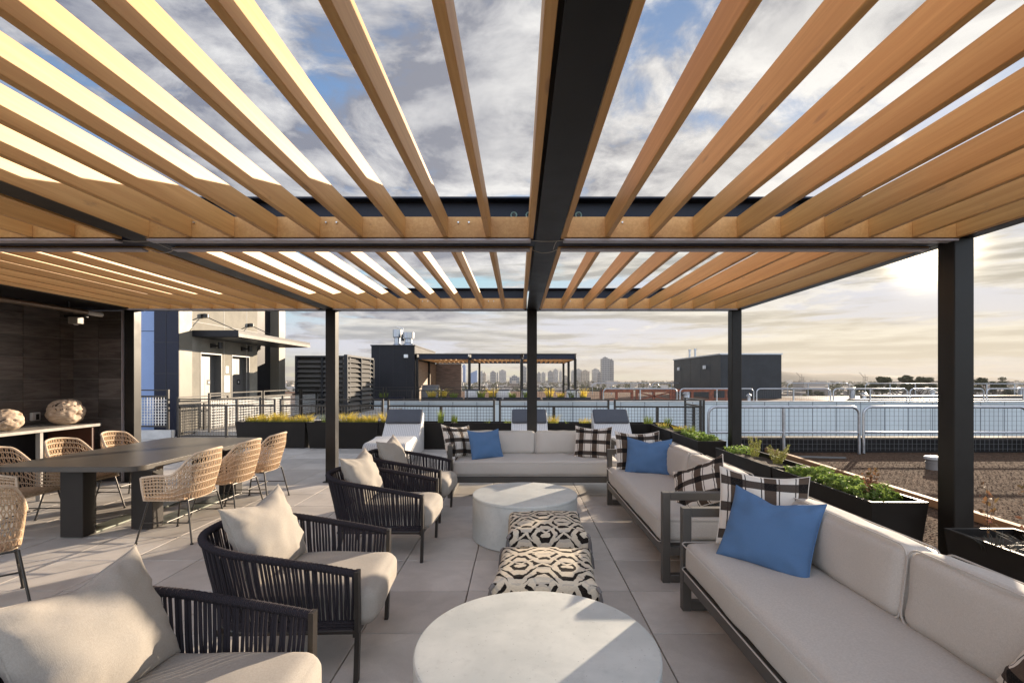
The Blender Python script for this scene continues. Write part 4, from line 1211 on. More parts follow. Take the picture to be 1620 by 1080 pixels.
def ground_cover(label, x0, x1, y0, y1, n, seed):
    r = random.Random(seed); m = MB(); pts = []
    for _ in range(n):
        x = r.uniform(x0, x1); y = r.uniform(y0, y1)
        hgt = .05 + .09 * (mnoise.noise(Vector((x * 7, y * 7, seed))) + .4)
        pts.append((x, y, .555 + max(.01, hgt) * r.random() ** .6 + .01))
    leaves(m, pts, .024, seed, .6)
    o = m.build('ground_cover', GCOV); return tag(o, label, 'plant')
ground_cover('bright leafy ground cover filling the planter by the second sofa', 2.88, 3.22, 4.05, 5.25, 2600, 4)
ground_cover('bright leafy ground cover behind the rear right post', 2.90, 3.26, 7.85, 8.65, 1500, 5)
ground_cover('low dark leafy patch at the rear end of the foxtail planter', 2.90, 3.2, 6.55, 6.85, 260, 6)
def stem_plant(label, x, y, h, n, seed, material):
    r = random.Random(seed); c = thing('leafy_stem', label, 'plant', (x, y, .55)); q = MB(); lv = MB()
    for k in range(n):
        a = r.uniform(0, 6.28); o = r.uniform(.02, .16) * h; hh = h * r.uniform(.7, 1)
        pts = catmull([(0, 0, 0), (math.cos(a) * o * .4, math.sin(a) * o * .4, hh * .5), (math.cos(a) * o, math.sin(a) * o, hh)], 6)
        q.tube(pts, [.003 - .0015 * i / len(pts) for i in range(len(pts))], 4)
        pp = []
        for p in pts[4:]:
            for _ in range(2): pp.append((p.x + r.uniform(-.03, .03), p.y + r.uniform(-.03, .03), p.z + r.uniform(-.015, .02)))
        leaves(lv, pp, .021, seed + k, .2)
    q.build('stem', STEM, c); lv.build('foliage', material, c); return c
stem_plant('red leafed stems at the near end of the ground cover', 3.02, 4.15, .30, 4, 3, GRED)
stem_plant('tall bronze leafed stem against the front steel post', 2.93, 3.02, .42, 2, 5, GRED)
stem_plant('tall bronze leafed stem right of the front steel post', 3.10, 2.96, .40, 2, 6, GRED)
stem_plant('green and red leafed stem at the right edge', 3.06, 2.72, .24, 3, 7, GRED)
m = MB()
rr = random.Random(3)
for k in range(7): blades(m, rr.uniform(2.88, 3.2), rr.uniform(2.45, 3.0), .555, 60, .13, .2, .008, k + 50, 1.3)
simple('mondo_grass', 'dark arching mondo grass in the planter at the right edge', 'plant', m, GDARK)

# ------------------------------------------------------------------ guard rails
def guard(label, p0, p1, z0, h, mids=1, mat_=GUARD, wmat=GUARDW, group='dark mesh guard panels', pitch=.075, sub=.16, ww=.0035):
    p0 = Vector((p0[0], p0[1], 0)); p1 = Vector((p1[0], p1[1], 0)); d = p1 - p0; L = d.length
    c = thing('guard_rail', label, 'railing', (p0.x, p0.y, z0), math.atan2(d.y, d.x), group)
    q = MB(); q.box(0, L, -.03, .03, h - .03, h); q.build('top_rail', mat_, c)
    q = MB(); q.box(.052, L - .052, -.022, .022, h - sub - .045, h - sub); q.build('rail', mat_, c)
    q = MB(); q.box(.052, L - .052, -.018, .018, .06, .10); q.build('rail', mat_, c)
    for x in (0, L - .05):
        q = MB(); q.box(x, x + .05, -.025, .025, 0, h - .031); q.build('post', mat_, c)
    for k in range(mids):
        x = L * (k + 1) / (mids + 1); q = MB(); q.box(x - .032, x + .032, -.02, .02, .0, h - sub - .046); q.build('mid_post', mat_, c)
    q = MB(); n = int(L / pitch)
    for i in range(1, n): x = L * i / n; q.box(x - ww, x + ww, .019, .025, .1, h - sub - .045)
    nz = int((h - sub - .14) / pitch)
    for i in range(1, nz): z = .1 + (h - sub - .145) * i / nz; q.box(.05, L - .05, .0255, .0315, z - ww, z + ww)
    q.build('wire_mesh', wmat, c)
    return c
gx = [-9.12, -6.42, -6.30, -3.52, -3.42, -.60, -.50, 2.32, 2.43, 4.62]
gy = lambda x: 12.95 - (x + 9.12) * .055
for i in range(5):
    a, b = gx[2 * i], gx[2 * i + 1]
    guard('%s dark mesh guard panel from the left behind the planters' % ORD[i], (a, gy(a)), (b, gy(b)), 0, 1.08)
guard('short dark guard return running back at the right end', (4.68, gy(4.68)), (4.75, gy(4.7) + 1.6), 0, 1.08)
guard('short dark guard return running back at the left end', (-9.15, 12.98), (-9.0, 15.0), 0.02, 1.10)
for i in range(5):
    guard('%s ramp guard panel from the front before the lift doors' % ORD[i], (-8.45 + .03 * i, 13.2 + 2.75 * i), (-8.42 + .03 * i, 15.85 + 2.75 * i), .14, 1.08, group='ramp guard panels', wmat=WIREB, ww=.007)
guard('guard panel before the navy and blue walls at far left', (-11.6, 12.95), (-9.32, 12.9), .26, 1.06, wmat=WIREB, ww=.009)
m = MB(); m.box(-11.7, -9.2, 12.8, 12.98, 0, .24, .01, 1); simple('concrete_kerb', 'white kerb under the guard panel at far left', 'kerb', m, COPING)

def galv(label, p0, p1, z0, h=1.0, mid=.45, posts=1, mesh=True, r=.030, group='galvanised guard panels', corner=.16):
    p0 = Vector((p0[0], p0[1], 0)); p1 = Vector((p1[0], p1[1], 0)); d = p1 - p0; L = d.length
    c = thing('galvanised_guard', label, 'railing', (p0.x, p0.y, z0), math.atan2(d.y, d.x), group)
    q = MB(); pts = [(0, 0, 0), (0, 0, h - corner)] + [(corner - corner * math.cos(a), 0, h - corner + corner * math.sin(a)) for a in [R(15 * k) for k in range(1, 6)]] + [(corner, 0, h)]
    pts += [(L - p[0], 0, p[2]) for p in pts[::-1]]
    q.tube(pts, r, 8); q.build('frame', GALV, c, 60)
    if mid:
        q = MB(); q.tube([(r, 0, mid), (L - r, 0, mid)], r * .85, 8); q.build('mid_rail', GALV, c, 60)
    for k in range(posts):
        x = L * (k + 1) / (posts + 1); q = MB(); q.tube([(x, 0, -.02), (x, 0, h - r)], r * 1.25, 8); q.lathe([(.06, 0), (.06, .012)], 10, (x, 0, 0)); q.build('post', GALV, c, 60)
    if mesh:
        q = MB(); n = int(L / .095); y = .026
        for i in range(1, n): x = L * i / n; q.box(x - .0022, x + .0022, y, y + .005, .05, h - .01)
        nz = int(h / .095)
        for i in range(1, nz): z = h * i / nz; q.box(.03, L - .03, y + .0055, y + .0105, z - .0022, z + .0022)
        q.build('wire_mesh', WIREG, c)
    return c
xs = [(4.10, 7.30), (7.44, 10.9), (11.04, 14.4)]
for i, (a, b) in enumerate(xs):
    galv('%s galvanised guard panel from the left beyond the gravel' % ORD[i], (a, 10.42), (b, 10.36), 0, 1.0, .45)
m = MB(); m.box(4.75, 30, 10.62, 10.98, -.3, .31, .01, 1); simple('roof_parapet', 'low black membrane parapet behind the galvanised guard', 'wall', m, MEMB)
vp = thing('vent_stub', 'short grey vent pipe standing in the gravel by the front post', 'vent', (7.42, 8.62, 0))
m = MB(); m.lathe([(.125, -.02), (.125, .10), (.135, .102), (.135, .125), (.125, .128), (.125, .17)], 20); m.build('pipe', mat('grey_pipe', (.22, .21, .2), .6), vp, 40)
m = MB(); m.lathe([(.15, .17), (.155, .175), (.155, .21), (.14, .218)], 20); m.build('cap', COPING, vp, 40)
m = MB(); m.bar((5.35, 9.95, .012), (6.6, 9.75, .012), .05, .03); simple('loose_batten', 'loose grey batten lying on the gravel before the guard', 'batten', m, STAIN)

# ------------------------------------------------------------------ lift building on the left
eb = thing('lift_building', 'tan concrete lift building with two steel doors and a flat canopy', 'building')
X = -9.5; m = MB(); H = 5.2
m.box(-10.17, X, 14.06, 14.44, 0, H); m.box(-10.17, X, 15.48, 16.01, 0, H); m.box(-10.17, X, 17.08, 17.6, 0, H); m.box(-10.17, X, 14.44, 15.48, 2.40, H); m.box(-10.17, X, 16.01, 17.08, 2.40, H); m.box(-10.17, X - .24, 14.44, 15.48, 0, 2.40); m.box(-10.17, X - .24, 16.01, 17.08, 0, 2.40)
m.build('concrete_wall', STUCCO, eb)
m = MB(); m.box(-10.17, X + .02, 13.52, 14.055, 0, H); m.build('tan_panel', TANPAN, eb)
m = MB(); m.box(-10.17, X + .015, 13.5, 13.518, 0, H); m.build('navy_panel', NAVY, eb)
m = MB()
for z in (1.75, 2.62, 3.52, 4.42): m.box(-10.18, X + .022, 13.494, 13.499, z, z + .014)
m.box(-9.84, -9.828, 13.494, 13.4985, 0, H); m.build('panel_joint', BLK, eb)
m = MB()
for z in (2.42, 3.52): m.box(X + .021, X + .026, 13.52, 14.05, z, z + .012)
for z in (3.28,): m.box(X + .001, X + .006, 14.07, 17.6, z, z + .014)
for y in (14.06, 15.6, 16.9): m.box(X + .001, X + .006, y, y + .014, 0, H)
m.build('wall_joint', COPING, eb)
m = MB(); m.box(-10.17, X - .35, 17.6, 19.2, 0, H); m.build('dark_recess', BLACKP, eb)
m = MB(); m.box(-10.17, X, 19.2, 19.7, 0, H); m.build('tan_end_panel', TANPAN, eb)
m = MB(); m.tube([(X - .25, 18.0, .1), (X - .25, 18.0, 2.6), (X - .1, 18.0, 2.85)], .03, 8); m.build('drain_pipe', GUARD, eb, 60)
for (a, b) in ((14.50, 15.42), (16.07, 17.02)):
    m = MB(); m.box(X - .23, X + .012, a - .058, a - .03, .14, 2.36); m.box(X - .23, X + .012, b + .03, b + .058, .14, 2.36); m.box(X - .23, X + .012, a - .058, b + .058, 2.361, 2.398)
    f = m.build('door_frame', STAIN, eb)
    m = MB(); m.box(X - .23, X - .20, a - .028, (a + b) / 2 - .004, .14, 2.36); m.box(X - .23, X - .20, (a + b) / 2 + .004, b + .028, .14, 2.36)
    m.build('lift_door', STAIN, eb)
    m = MB(); m.box(X - .198, X - .192, b - .36, b - .18, 1.42, 1.58); m.build('door_sign', BLK, eb)
    m = MB(); m.box(X - .191, X - .189, b - .30, b - .24, 1.47, 1.53); m.build('sign_symbol', PAPER, eb)
m = MB(); m.box(X + .002, X + .012, 15.62, 15.90, 1.18, 1.72); m.box(X + .002, X + .012, 15.68, 15.84, 1.80, 2.02); m.build('notice', PAPER, eb)
m = MB(); m.box(X + .002, X + .014, 15.66, 15.82, .82, 1.08); m.build('call_panel', STAIN, eb); m = MB(); m.box(X + .0145, X + .018, 15.72, 15.76, .90, 1.0); m.build('call_button', BLK, eb)
cb = MB(); cb.box(X + .002, -8.14, 14.06, 18.9, 2.84, 3.02, .004, 1); cn = cb.build('canopy', BLACKP, eb)
m = MB(); m.box(X + .06, -8.2, 14.14, 18.82, 2.822, 2.839); m.build('soffit', GREYP, cn)
m = MB(); m.box(-8.139, -8.13, 14.06, 18.9, 2.83, 2.93); m.build('fascia_strip', mat('bronze_edge_strip', (.07, .062, .05), .5), cn)
for y in (14.55, 17.05):
    q = MB(); q.tube([(X + .05, y, 3.50), (-8.5, y + .25, 3.03)], .014, 6); q.tube([(X + .05, y, 3.50), (X + .02, y - .45, 3.32)], .010, 6)
    q.lathe([(.02, -.07), (.11, -.05), (.11, .05), (.02, .07)], 10, (X + .07, y, 3.5)); q.build('tie_rod', BLK, cn, 50)
for y in (15.0, 16.65):
    q = MB(); q.box(X + .002, X + .06, y - .10, y + .10, 2.56, 2.70); q.tube([(X + .06, y, 2.63), (X + .22, y, 2.63)], .025, 6); q.lathe([(.07, -.10), (.07, .10)], 10, (X + .26, y, 2.64)); q.build('wall_light', BLK, eb, 50)
bw = MB(); bw.box(-19, -10.20, 13.7, 20, 0, 5.6); bwo = tag(thing('blue_building', 'cornflower blue wall beside the navy panels at far left', 'building'), 'cornflower blue wall beside the navy panels at far left', 'building')
bw.build('wall', SKYB, bwo); m = MB(); m.box(-19, -10.2, 13.694, 13.698, 2.95, 2.965); m.build('panel_joint', NAVY, bwo)
m = MB(); m.box(-9.4, -6.0, 13.6, 27.6, -.4, .13); kind(m.build('lift_landing', mat('pale_concrete_deck', (.42, .40, .37), .85, 0, .12, 2)), 'structure')

def louvers(label, p0, p1, h, z0=0):
    p0 = Vector((p0[0], p0[1], 0)); p1 = Vector((p1[0], p1[1], 0)); d = p1 - p0; L = d.length
    c = thing('louvre_screen', label, 'screen', (p0.x, p0.y, z0), math.atan2(d.y, d.x), 'louvre screens')
    q = MB(); n = int(h / .21)
    for i in range(n):
        z = .1 + (h - .2) * i / n
        q.add([(.04, -.05, z), (L - .04, -.05, z), (L - .04, .06, z + .125), (.04, .06, z + .125), (.04, -.05, z + .012), (L - .04, -.05, z + .012), (L - .04, .06, z + .137), (.04, .06, z + .137)],
              [(0, 3, 2, 1), (4, 5, 6, 7), (0, 1, 5, 4), (1, 2, 6, 5), (2, 3, 7, 6), (3, 0, 4, 7)])
    q.build('blades', LOUV, c)
    q = MB(); q.box(0, L, -.07, .07, h - .08, h)
    for x in [0] + [L * k / 2 - .04 for k in (1, 2)]: q.box(x, x + .08, -.075, .075, 0, h - .081)
    q.build('frame', GREYP, c); q = MB(); q.box(.05, L - .05, .10, .14, 0, h - .05); q.build('backing', BLK, c)
    return c
louvers('dark shaded louvre screen right of the lift building', (-9.3, 20.2), (-7.06, 20.2), 2.58)
louvers('sunlit louvre screen right of the left steel post', (-7.0, 19.6), (-7.0, 23.2), 2.60)
# ------------------------------------------------------------------ wing across the courtyard
Z0 = .12
wg = thing('far_wing', 'pale blue metal clad wing across the courtyard', 'building')
m = MB(); m.box(-10.2, 60, 25.0, 25.3, -9, .43); m.build('wall', PALE, wg)
m = MB()
x = -9.6
while x < 50: m.box(x, x + .03, 24.99, 24.998, -9, .42); x += 1.24
m.build('panel_seam', SEAM, wg)
m = MB(); m.box(-10.2, 60, 24.985, 24.989, .30, .325); m.build('flashing_line', SEAM, wg)
m = MB(); m.box(-10.25, 60, 24.95, 25.38, .431, .47); m.build('coping', COPING, wg)
m = MB(); m.box(-10.2, 22, 25.31, 60, -9, Z0 - .02); m.build('roof_slab', ROOFBR, wg)
m = MB(); m.box(22.01, 70, 25.31, 44, -9, Z0 - .03); m.build('roof_membrane', ROOFMEM, wg)
m = MB(); m.box(-30, -10.3, 25.3, 60, -9, Z0 - .02); m.build('wing_roof', ROOFBR, wg)
for a, b, y0, y1, h in ((20, 33, 28.6, 29.4, .30), (24, 45, 33.2, 34, .36), (34, 50, 30.0, 30.8, .28)):
    m = MB(); m.box(a, b, y0, y1, Z0, Z0 + h, .04, 2); m.build('membrane_upstand', ROOFMEM, wg)

def roofvent(label, x, y, r, h):
    c = thing('roof_vent', label, 'vent', (x, y, Z0 - .03), 0, 'far roof vents')
    q = MB(); q.lathe([(r * 1.7, 0), (r * 1.1, .06), (r, .08), (r, h)], 14); q.build('pipe', GALV, c, 40)
    q = MB(); q.lathe([(r * 1.6, h + .02), (r * 1.6, h + .10), (r * .4, h + .2)], 14); q.build('cap', GALV, c, 40)
for i, (x, y, r, h) in enumerate([(10.9, 31.5, .12, .5), (12.6, 36, .16, .6), (14.4, 30.2, .10, .42), (22.6, 31.6, .13, .45), (25.2, 36.5, .2, .7), (27.4, 31.4, .12, .5), (31.0, 36.2, .16, .55), (35.5, 32, .12, .5), (38.5, 37, .2, .7)]):
    roofvent('%s small roof vent from the left on the far wing' % ORD[i], x, y, r, h)
for i, (a, b, y, z) in enumerate([(9.2, 15.2, 27.2, .10), (22.2, 30.5, 27.0, .10), (26, 41, 31.9, .12)]):
    m = MB(); m.tube(catmull([(a + (b - a) * k / 8, y + .12 * math.sin(k * 2.1), Z0 + z) for k in range(9)], 4), .04, 7)
    simple('roof_pipe', '%s dark pipe run from the left along the far roof' % ORD[i], 'pipe', m, RUST if i == 0 else STEEL, 60, 'far roof pipes')
fp = pergola('distant matching pergola on the far roof terrace', (0, 28.7 + 7.63, Z0), False)
fp.rotation_euler = (0, 0, 0); fp.scale = (1, -1, 1)
gh = thing('roof_penthouse', 'black clad stair block left of the distant pergola', 'building')
m = MB(); m.box(-8.68, -6.12, 28.55, 35.6, Z0, 3.56); m.build('wall', BLACKP, gh)
m = MB(); m.box(-8.72, -6.08, 28.5, 35.64, 3.561, 3.63); m.build('coping', BLACKP, gh)
m = MB()
for x in (-8.2, -7.4, -6.6): m.box(x, x + .012, 28.543, 28.548, Z0, 3.55)
m.build('panel_joint', BLK, gh)
m = MB(); m.box(-6.74, -6.5, 28.44, 28.54, 2.86, 3.06, .02, 1); m.build('wall_light', PAPER, gh)
m = MB(); m.box(-6.11, -6.07, 28.7, 36, Z0, 2.7); m.build('tile_wall', mat('tan_wood_tile', (.30, .23, .16), .5, 0, .3, 2, 0, .2, .004, .1, (1, 1, 6)), gh)
m = MB(); m.box(-6.1, -4.2, 35.6, 35.7, Z0, 2.75); m.build('end_wall', mat('brown_tile', (.14, .10, .075), .5, 0, .4, 2, 0, .2, .004, .1, (1, 1, 6)), gh)
def flue(label, x, y, z, r, h):
    c = thing('roof_flue', label, 'flue', (x, y, z), 0, 'roof flues')
    q = MB(); q.lathe([(r * 1.25, 0), (r * 1.1, .14), (r * .78, .2), (r * .78, h * .55)], 20); q.build('pipe', GALV, c, 40)
    q = MB(); q.lathe([(r * .9, h * .52), (r * 1.15, h * .56), (r * 1.2, h), (r * 1.05, h * 1.01)], 20); q.build('cowl', GALV, c, 40); return c
flue('taller galvanised flue on the black stair block', -7.55, 30.2, 3.63, .24, 1.05)
flue('wider galvanised flue on the black stair block', -6.72, 29.6, 3.63, .29, .82)
ms = thing('antenna_mast', 'slim antenna mast between the two roof flues', 'antenna', (-7.15, 30, 3.63))
m = MB(); m.tube([(0, 0, 0), (0, 0, 1.15)], .025, 6); m.build('mast', GALV, ms); m = MB(); m.box(-.1, .1, -.08, .08, .35, .75); m.build('box', GREYP, ms)
m = MB(); m.bar((0, 0, 1.12), (-.38, 0, 1.22), .06, .03); m.build('arm', PAPER, ms)
gr = thing('grill', 'stainless barbecue grill under the distant pergola', 'grill', (-5.35, 29.6, Z0))
m = MB(); m.box(-.55, .55, -.3, .3, 0, .78, .02, 1); m.build('cabinet', STAIN, gr); m = MB(); m.box(-.75, .75, -.32, .32, .781, .84, .01, 1); m.build('shelf', STAIN, gr)
m = MB(); n = 12
prof = [(-.3 + .3 - .3 * math.cos(PI * k / n), .30 * math.sin(PI * k / n)) for k in range(n + 1)]
m.add([(x_, p[0], .842 + p[1]) for x_ in (-.5, .5) for p in prof], [[k, k + 1, n + 2 + k, n + 1 + k] for k in range(n)] + [list(range(n + 1)), list(range(n + 1, 2 * n + 2))[::-1]]); m.build('lid', STAIN, gr, 40)
m = MB(); m.tube([(-.4, -.36, .95), (.4, -.36, .95)], .02, 6); m.build('handle', STAIN, gr)

for i, (a, b) in enumerate([(-9.9, -7.1), (-7.0, -4.2), (-4.1, -1.3), (-1.2, 1.6), (1.7, 4.4)]):
    guard('%s dark guard panel from the left on the far terrace' % ORD[i], (a, 25.5), (b, 25.5), Z0, 1.07, pitch=.12, group='far terrace guard panels')
for i, k in enumerate((-2.55, -.85, .55, 3.0)):
    dup(L0, (k, 27.6 if i != 3 else 27.2, Z0), PI, '%s distant white lounger from the left on the far terrace' % ORD[i], 'distant loungers')
for i, (a, b) in enumerate([(-7.9, -6.2), (-5.2, -3.0), (-2.9, -.9), (-.8, 1.2), (1.3, 3.9)]):
    q = thing('planter', '%s low dark planter from the left along the far terrace edge' % ORD[i], 'planter', ((a + b) / 2, 26.2, Z0), 0, 'far terrace planters')
    m = MB(); m.box(-(b - a) / 2, (b - a) / 2, -.2, .2, 0, .5, .01, 1); m.build('trough', NAVY, q)
rr = random.Random(6)
for i, (x, g) in enumerate([(-7.3, 0), (-4.7, 1), (-4.1, 1), (-3.5, 0), (-2.0, 0), (-1.4, 1), (-.3, 0), (.5, 0), (1.7, 1), (2.3, 1), (2.9, 0), (3.5, 1)]):
    m = MB(); blades(m, 0, 0, 0, 70, .36 + .14 * (i % 3), .5, .03, i + 90, .7)
    o = m.build('grass_tuft', GYEL if g else GGRN); o.location = (x, 26.2, Z0 + .48)
    tag(o, '%s %s grass clump from the left on the far terrace' % (ORD[i], 'yellow' if g else 'green'), 'plant', 'far terrace grasses')

# right hand roofs
x = 4.5
for i in range(7):
    L = 3.9
    galv('%s galvanised guard panel from the left along the far wing' % ORD[i], (x, 25.6), (x + L, 25.6), Z0, .98, 0, 1, True, .034, 'far wing guard panels', .2); x += L + .16
for i, (a, y) in enumerate([(7.2, 47), (13.0, 47), (24.5, 44), (30.5, 42.5), (36.5, 40), (20.0, 48)]):
    galv('%s distant galvanised guard run on the far roof edge' % ORD[i], (a, y), (a + 5.6, y - (1.2 if i in (3, 4) else 0)), Z0, 1.12, 0, 2, False, .035, 'distant guard runs', .3)
rp = thing('roof_plant_block', 'slate grey metal plant block on the far roof', 'building')
m = MB(); m.box(15.6, 20.3, 37.3, 48.5, Z0, 3.50); m.build('wall', GREYP, rp); m = MB(); m.box(15.52, 20.36, 37.22, 48.6, 3.501, 3.60); m.build('coping', GALV, rp)
m = MB()
for y in (39.2, 41.4, 43.8, 46.2): m.box(15.592, 15.597, y, y + .03, Z0, 3.5)
for x in (16.9, 18.0, 19.5): m.box(x, x + .025, 37.293, 37.298, Z0, 3.5)
m.build('panel_joint', BLK, rp)
for y in (40.3, 46.8):
    m = MB(); m.box(15.4, 15.59, y - .14, y + .14, 2.45, 2.75, .03, 1); m.build('wall_light', PAPER, rp)
for y in (45, 43.6):
    m = MB(); m.tube([(15.95, y, 3.6), (15.95, y, 4.25)], .09, 8); m.lathe([(.13, 4.25), (.13, 4.36)], 10, (15.95, y, 0)); m.build('vent_pipe', GALV, rp, 50)
for i, (a, b, y) in enumerate([(4.9, 6.9, 29.0), (7.1, 9.3, 29.2), (9.6, 12.0, 30.0), (13.2, 15.2, 33.0)]):
    m = MB(); m.box(a, b, y, y + .16, Z0 + .70, Z0 + .86); m.box(a, b, y, y + .16, Z0 + .10, Z0 + .22)
    for k in range(3):
        x = a + (b - a - .14) * k / 2; m.box(x, x + .14, y + .01, y + .15, Z0, Z0 + .699)
    if i == 1: m.bar((a + .14, y + .08, Z0 + .23), (b - .14, y + .08, Z0 + .68), .08); m.bar((a + .14, y + .05, Z0 + .68), (b - .14, y + .05, Z0 + .23), .08)
    simple('steel_truss', '%s rusty red steel frame from the left on the far roof' % ORD[i], 'steel frame', m, RUST, None, 'rusty steel frames')

# ------------------------------------------------------------------ trees beyond the right hand roofs
def tree(label, x, y, h, w, seed, flat=.55, zg=-20.5):
    r = random.Random(seed); c = thing('cypress_tree', label, 'tree', (x, y, zg), 0, 'trees beyond the roofs')
    q = MB(); lv = MB(); tips = []
    q.tube(catmull([(0, 0, 0), (.3, .2, h * .3), (-.2, .1, h * .55), (.2, 0, h * .72)], 5), [h * .03 * (1 - .6 * i / 15) for i in range(16)], 8)
    for k in range(11):
        a = k * 2.4 + r.uniform(-.4, .4); z0 = h * r.uniform(.45, .72); ln = w * r.uniform(.25, .52)
        tp = (math.cos(a) * ln, math.sin(a) * ln, h * r.uniform(.78, .96))
        q.tube(catmull([(0, 0, z0), (tp[0] * .5, tp[1] * .5, z0 + (tp[2] - z0) * .35), tp], 4), [h * .011 * (1 - .7 * i / 8) for i in range(9)], 5)
        tips.append(tp)
    for tp in tips:
        for _ in range(3):
            cx, cy, cz = tp[0] + r.uniform(-1, 1) * w * .07, tp[1] + r.uniform(-1, 1) * w * .07, tp[2] + r.uniform(-.03, .05) * h
            rad = w * r.uniform(.09, .16); pts = []
            for _ in range(210):
                d = Vector((r.gauss(0, 1), r.gauss(0, 1), r.gauss(0, 1))).normalized() * rad * r.random() ** .33
                pts.append((cx + d.x, cy + d.y, cz + d.z * flat))
            leaves(lv, pts, w * .026, seed + len(lv.v), .3)
    q.build('trunk', BARK, c, 60); lv.build('crown', TREEL, c); return c
tree('broad flat topped tree between the plant block and the front post', 163, 205, 23.4, 15, 4)
tree('second flat topped tree touching the broad one', 171.5, 207, 23.2, 10, 5)
tree('low bushy tree left of the flat topped pair', 150, 206, 20.8, 9, 6, .8)
tree('tall tree just left of the front steel post', 176, 190, 23.4, 9, 7, .7)
tree('tree just right of the front steel post', 188, 192, 22.2, 9, 8)
tree('low tree at the right edge beyond the roofs', 213, 205, 17.5, 12, 9, .8)
tree('small round tree far left of the flat topped pair', 138, 225, 17.2, 8, 12, .9)

# ------------------------------------------------------------------ far city
def tower(px0, px1, py, dist, k, label, name='tower_block', step=None, deep=None):
    x0 = (px0 - 820) * dist / F; x1 = (px1 - 820) * dist / F; top = CAMZ + (600 - py) * dist / F
    h = top + 20.5; w_ = (x1 - x0) / 2; d_ = deep or max(12, w_ * 1.2)
    c = thing(name, label, 'building', ((x0 + x1) / 2, dist + d_, -20.5), 0, 'towers of the hazy skyline')
    m = MB(); m.box(-w_, w_, -d_, d_, 0, h); m.build('shaft', TW[k], c)
    m = MB()
    if step == 'slant':
        m.add([(-w_, -d_, h), (w_, -d_, h), (w_, d_, h), (-w_, d_, h), (w_, -d_, h + w_ * .9), (w_, d_, h + w_ * .9)], [(0, 1, 4), (3, 5, 2), (0, 4, 5, 3), (1, 2, 5, 4), (0, 3, 2, 1)])
    else:
        m.box(-w_ * .55, w_ * .5, -d_ * .5, d_ * .5, h, h + 4); m.box(-w_ * .2, w_ * .1, -d_ * .2, d_ * .2, h + 4, h + 6.5)
    m.build('roof_plant', TW[k], c); return c
CITY = [(694, 703, 594, 1500, 0, 'low pale block at the left end of the skyline'), (701, 721, 593, 1400, 1, 'wide low block under construction near the left end'),
        (722.5, 731, 581.5, 1900, 0, 'pale tower second from the left in the skyline'), (731.5, 736.5, 578, 2000, 2, 'slim bluish tower stepping above its pale neighbour'),
        (744, 754.5, 590, 1700, 2, 'blue glass tower with a slanted top'), (758, 763.5, 588.5, 1800, 0, 'pale tower right of the slanted blue one'),
        (763.5, 768.5, 590.5, 1800, 3, 'tan tower joined to a pale one'), (775.5, 784.5, 588.5, 1900, 1, 'grey tower standing alone left of a wider pale one'), (785.5, 788.5, 590, 2100, 0, 'very slim pale tower between two grey ones'),
        (789.5, 800.5, 586.5, 1900, 0, 'wide pale tower left of the middle post'), (806, 822, 596.5, 1300, 1, 'low wide grey block left of the middle post'), (825.5, 833, 580.5, 2000, 1, 'tall grey tower touching the middle post'),
        (850, 855.5, 590, 2000, 1, 'narrow tower just right of the middle post'), (856.5, 863, 590, 2100, 0, 'short pale tower right of the narrow one'), (867, 875, 588, 2000, 1, 'grey tower with a taller neighbour on its right'),
        (875.5, 883, 585, 2000, 0, 'paler taller tower of the middle pair'), (885, 889, 588, 2300, 0, 'slim spire like tower'), (891, 899, 596, 1600, 3, 'low tan block left of the pergola corner'),
        (904, 910, 587, 2000, 0, 'tower behind the corner post of the distant pergola'), (911, 920.5, 585, 1900, 0, 'left one of the paired pale towers'), (921, 932.5, 587, 1850, 3, 'right one of the paired towers'),
        (938, 948, 584.5, 1900, 0, 'pale tower left of the tallest one'), (946, 953, 590.5, 1600, 1, 'short dark tower against the tallest one'), (952.5, 965, 567, 1500, 1, 'tallest tower of the skyline'),
        (965.3, 971, 570, 1515, 1, 'narrow annex joined to the tallest tower'), (838, 846, 589, 2200, 0, 'pale tower hidden by the middle post')]
for a in CITY:
    tower(a[0], a[1], a[2], a[3], a[4], a[5], step='slant' if 'slanted' in a[5] else None)
def crane(label, x, y, s, flip):
    c = thing('harbour_crane', label, 'crane', (x, y, -20.5), 0, 'harbour cranes')
    m = MB()
    for a in (-9, 9):
        for b in (-8, 8): m.bar((a * s, b * s, 0), (a * .8 * s, b * s, 38 * s), 2.2 * s)
    m.bar((-9 * s, 0, 20 * s), (9 * s, 0, 20 * s), 2 * s); m.build('portal', GREYP, c)
    m = MB(); m.bar((-18 * s * flip, 0, 39 * s), (14 * s * flip, 0, 39 * s), 3 * s); m.bar((10 * s * flip, 0, 40 * s), (38 * s * flip, 0, 72 * s), 2.4 * s); m.bar((0, 0, 40 * s), (2 * flip * s, 0, 60 * s), 2 * s); m.build('boom', GREYP, c)
crane('harbour crane left of the hill, boom raised', 1700, 2900, .9, -1); crane('harbour crane in front of the hill crest', 2080, 2900, .9, -1)
crane('small harbour crane far beyond the plant block', 1310, 2950, .8, 1); crane('smallest harbour crane near the tallest tower', 1160, 2980, .8, -1)
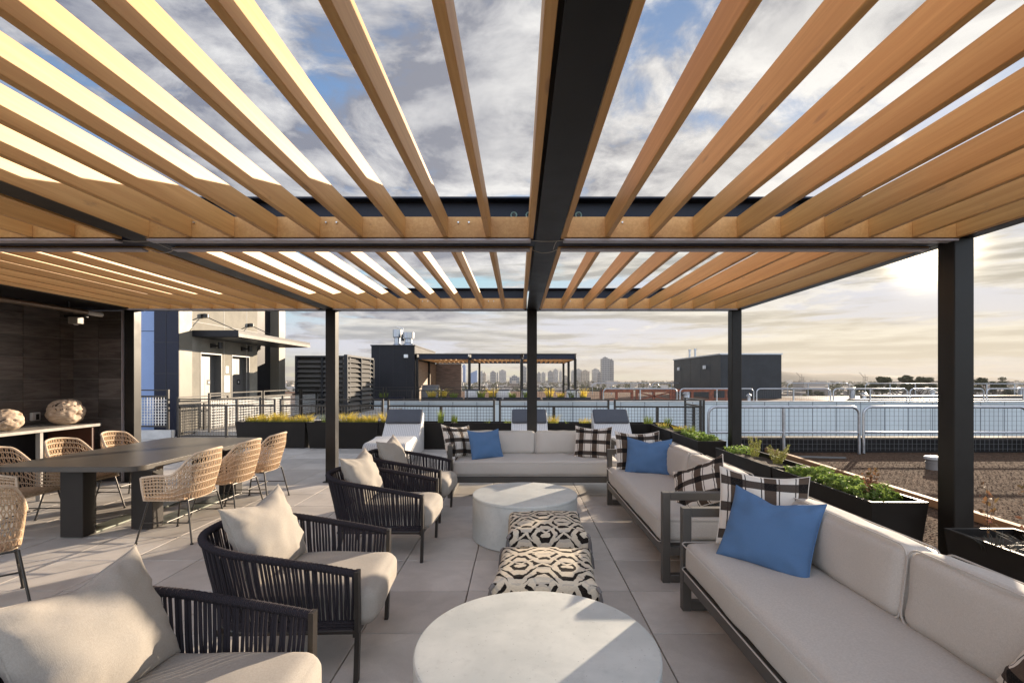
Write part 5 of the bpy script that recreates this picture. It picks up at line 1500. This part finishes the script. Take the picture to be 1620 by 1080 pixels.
# roofs and tree tops of the plain: too many to count
m = MB(); rr = random.Random(21)
for _ in range(1500):
    y = 300 + 2500 * rr.random() ** .75; x = rr.uniform(-.75, 1.15) * y
    wx, wy, h = rr.uniform(8, 26), rr.uniform(8, 26), rr.uniform(5, 12) + (rr.random() < .06) * 9
    m.box(x - wx / 2, x + wx / 2, y - wy / 2, y + wy / 2, -20.5, -20.5 + h, tint=rr.random())
def m_roofs():
    mm, nt, b, tc = base_mat('mixed_far_roofs'); at = nt.nodes.new('ShaderNodeAttribute'); at.attribute_name = 'tint'
    nt.links.new(MIX(nt, at.outputs['Fac'], (.12, .09, .075), (.52, .48, .44)), b.inputs['Base Color']); b.inputs['Roughness'].default_value = .8; return mm
o = m.build('far_rooftops', m_roofs()); kind(o, 'stuff'); tag(o, 'mass of low rooftops spread over the plain below the skyline', 'rooftops')
m = MB()
for _ in range(2600):
    y = 260 + 2500 * rr.random() ** .8; x = rr.uniform(-.75, 1.15) * y; h = rr.uniform(6, 13); rad = rr.uniform(2.5, 6)
    pts = []
    for _ in range(14):
        d = Vector((rr.gauss(0, 1), rr.gauss(0, 1), rr.gauss(0, 1))).normalized() * rad * rr.random() ** .3
        pts.append((x + d.x, y + d.y, -20.5 + h + d.z * .7))
    leaves(m, pts, rad * .42, int(x) & 1023, .4)
o = m.build('far_treetops', TREEL); kind(o, 'stuff'); tag(o, 'mass of tree tops among the far rooftops', 'tree tops')
def palm(label, x, y, h, s):
    c = thing('palm_tree', label, 'tree', (x, y, -20.5), 0, 'far palm trees'); q = MB(); q.tube([(0, 0, 0), (.3, 0, h * .5), (0, 0, h)], [.5, .4, .35], 6); q.build('trunk', BARK, c)
    q = MB(); r = random.Random(s)
    for k in range(26):
        a = k * 2.4; o = r.uniform(1.8, 3.2); dz = r.uniform(-2, 1.6); sd = Vector((-math.sin(a), math.cos(a), 0)) * .45
        p1 = Vector((math.cos(a) * o * .6, math.sin(a) * o * .6, h + .6 + dz * .3)); p2 = Vector((math.cos(a) * o, math.sin(a) * o, h + dz)); p0 = Vector((0, 0, h))
        q.add([p0 - sd * .5, p0 + sd * .5, p1 + sd, p1 - sd, p2], [(0, 1, 2, 3), (3, 2, 4)])
    q.build('crown', TREEL, c)
for i, (px, y, h) in enumerate([(913, 700, 19.5), (926, 690, 19), (931, 720, 18.7), (938, 705, 18.2)]):
    palm('%s far palm tree from the left below the paired towers' % ORD[i], (px - 820) * y / F, y, h, i)
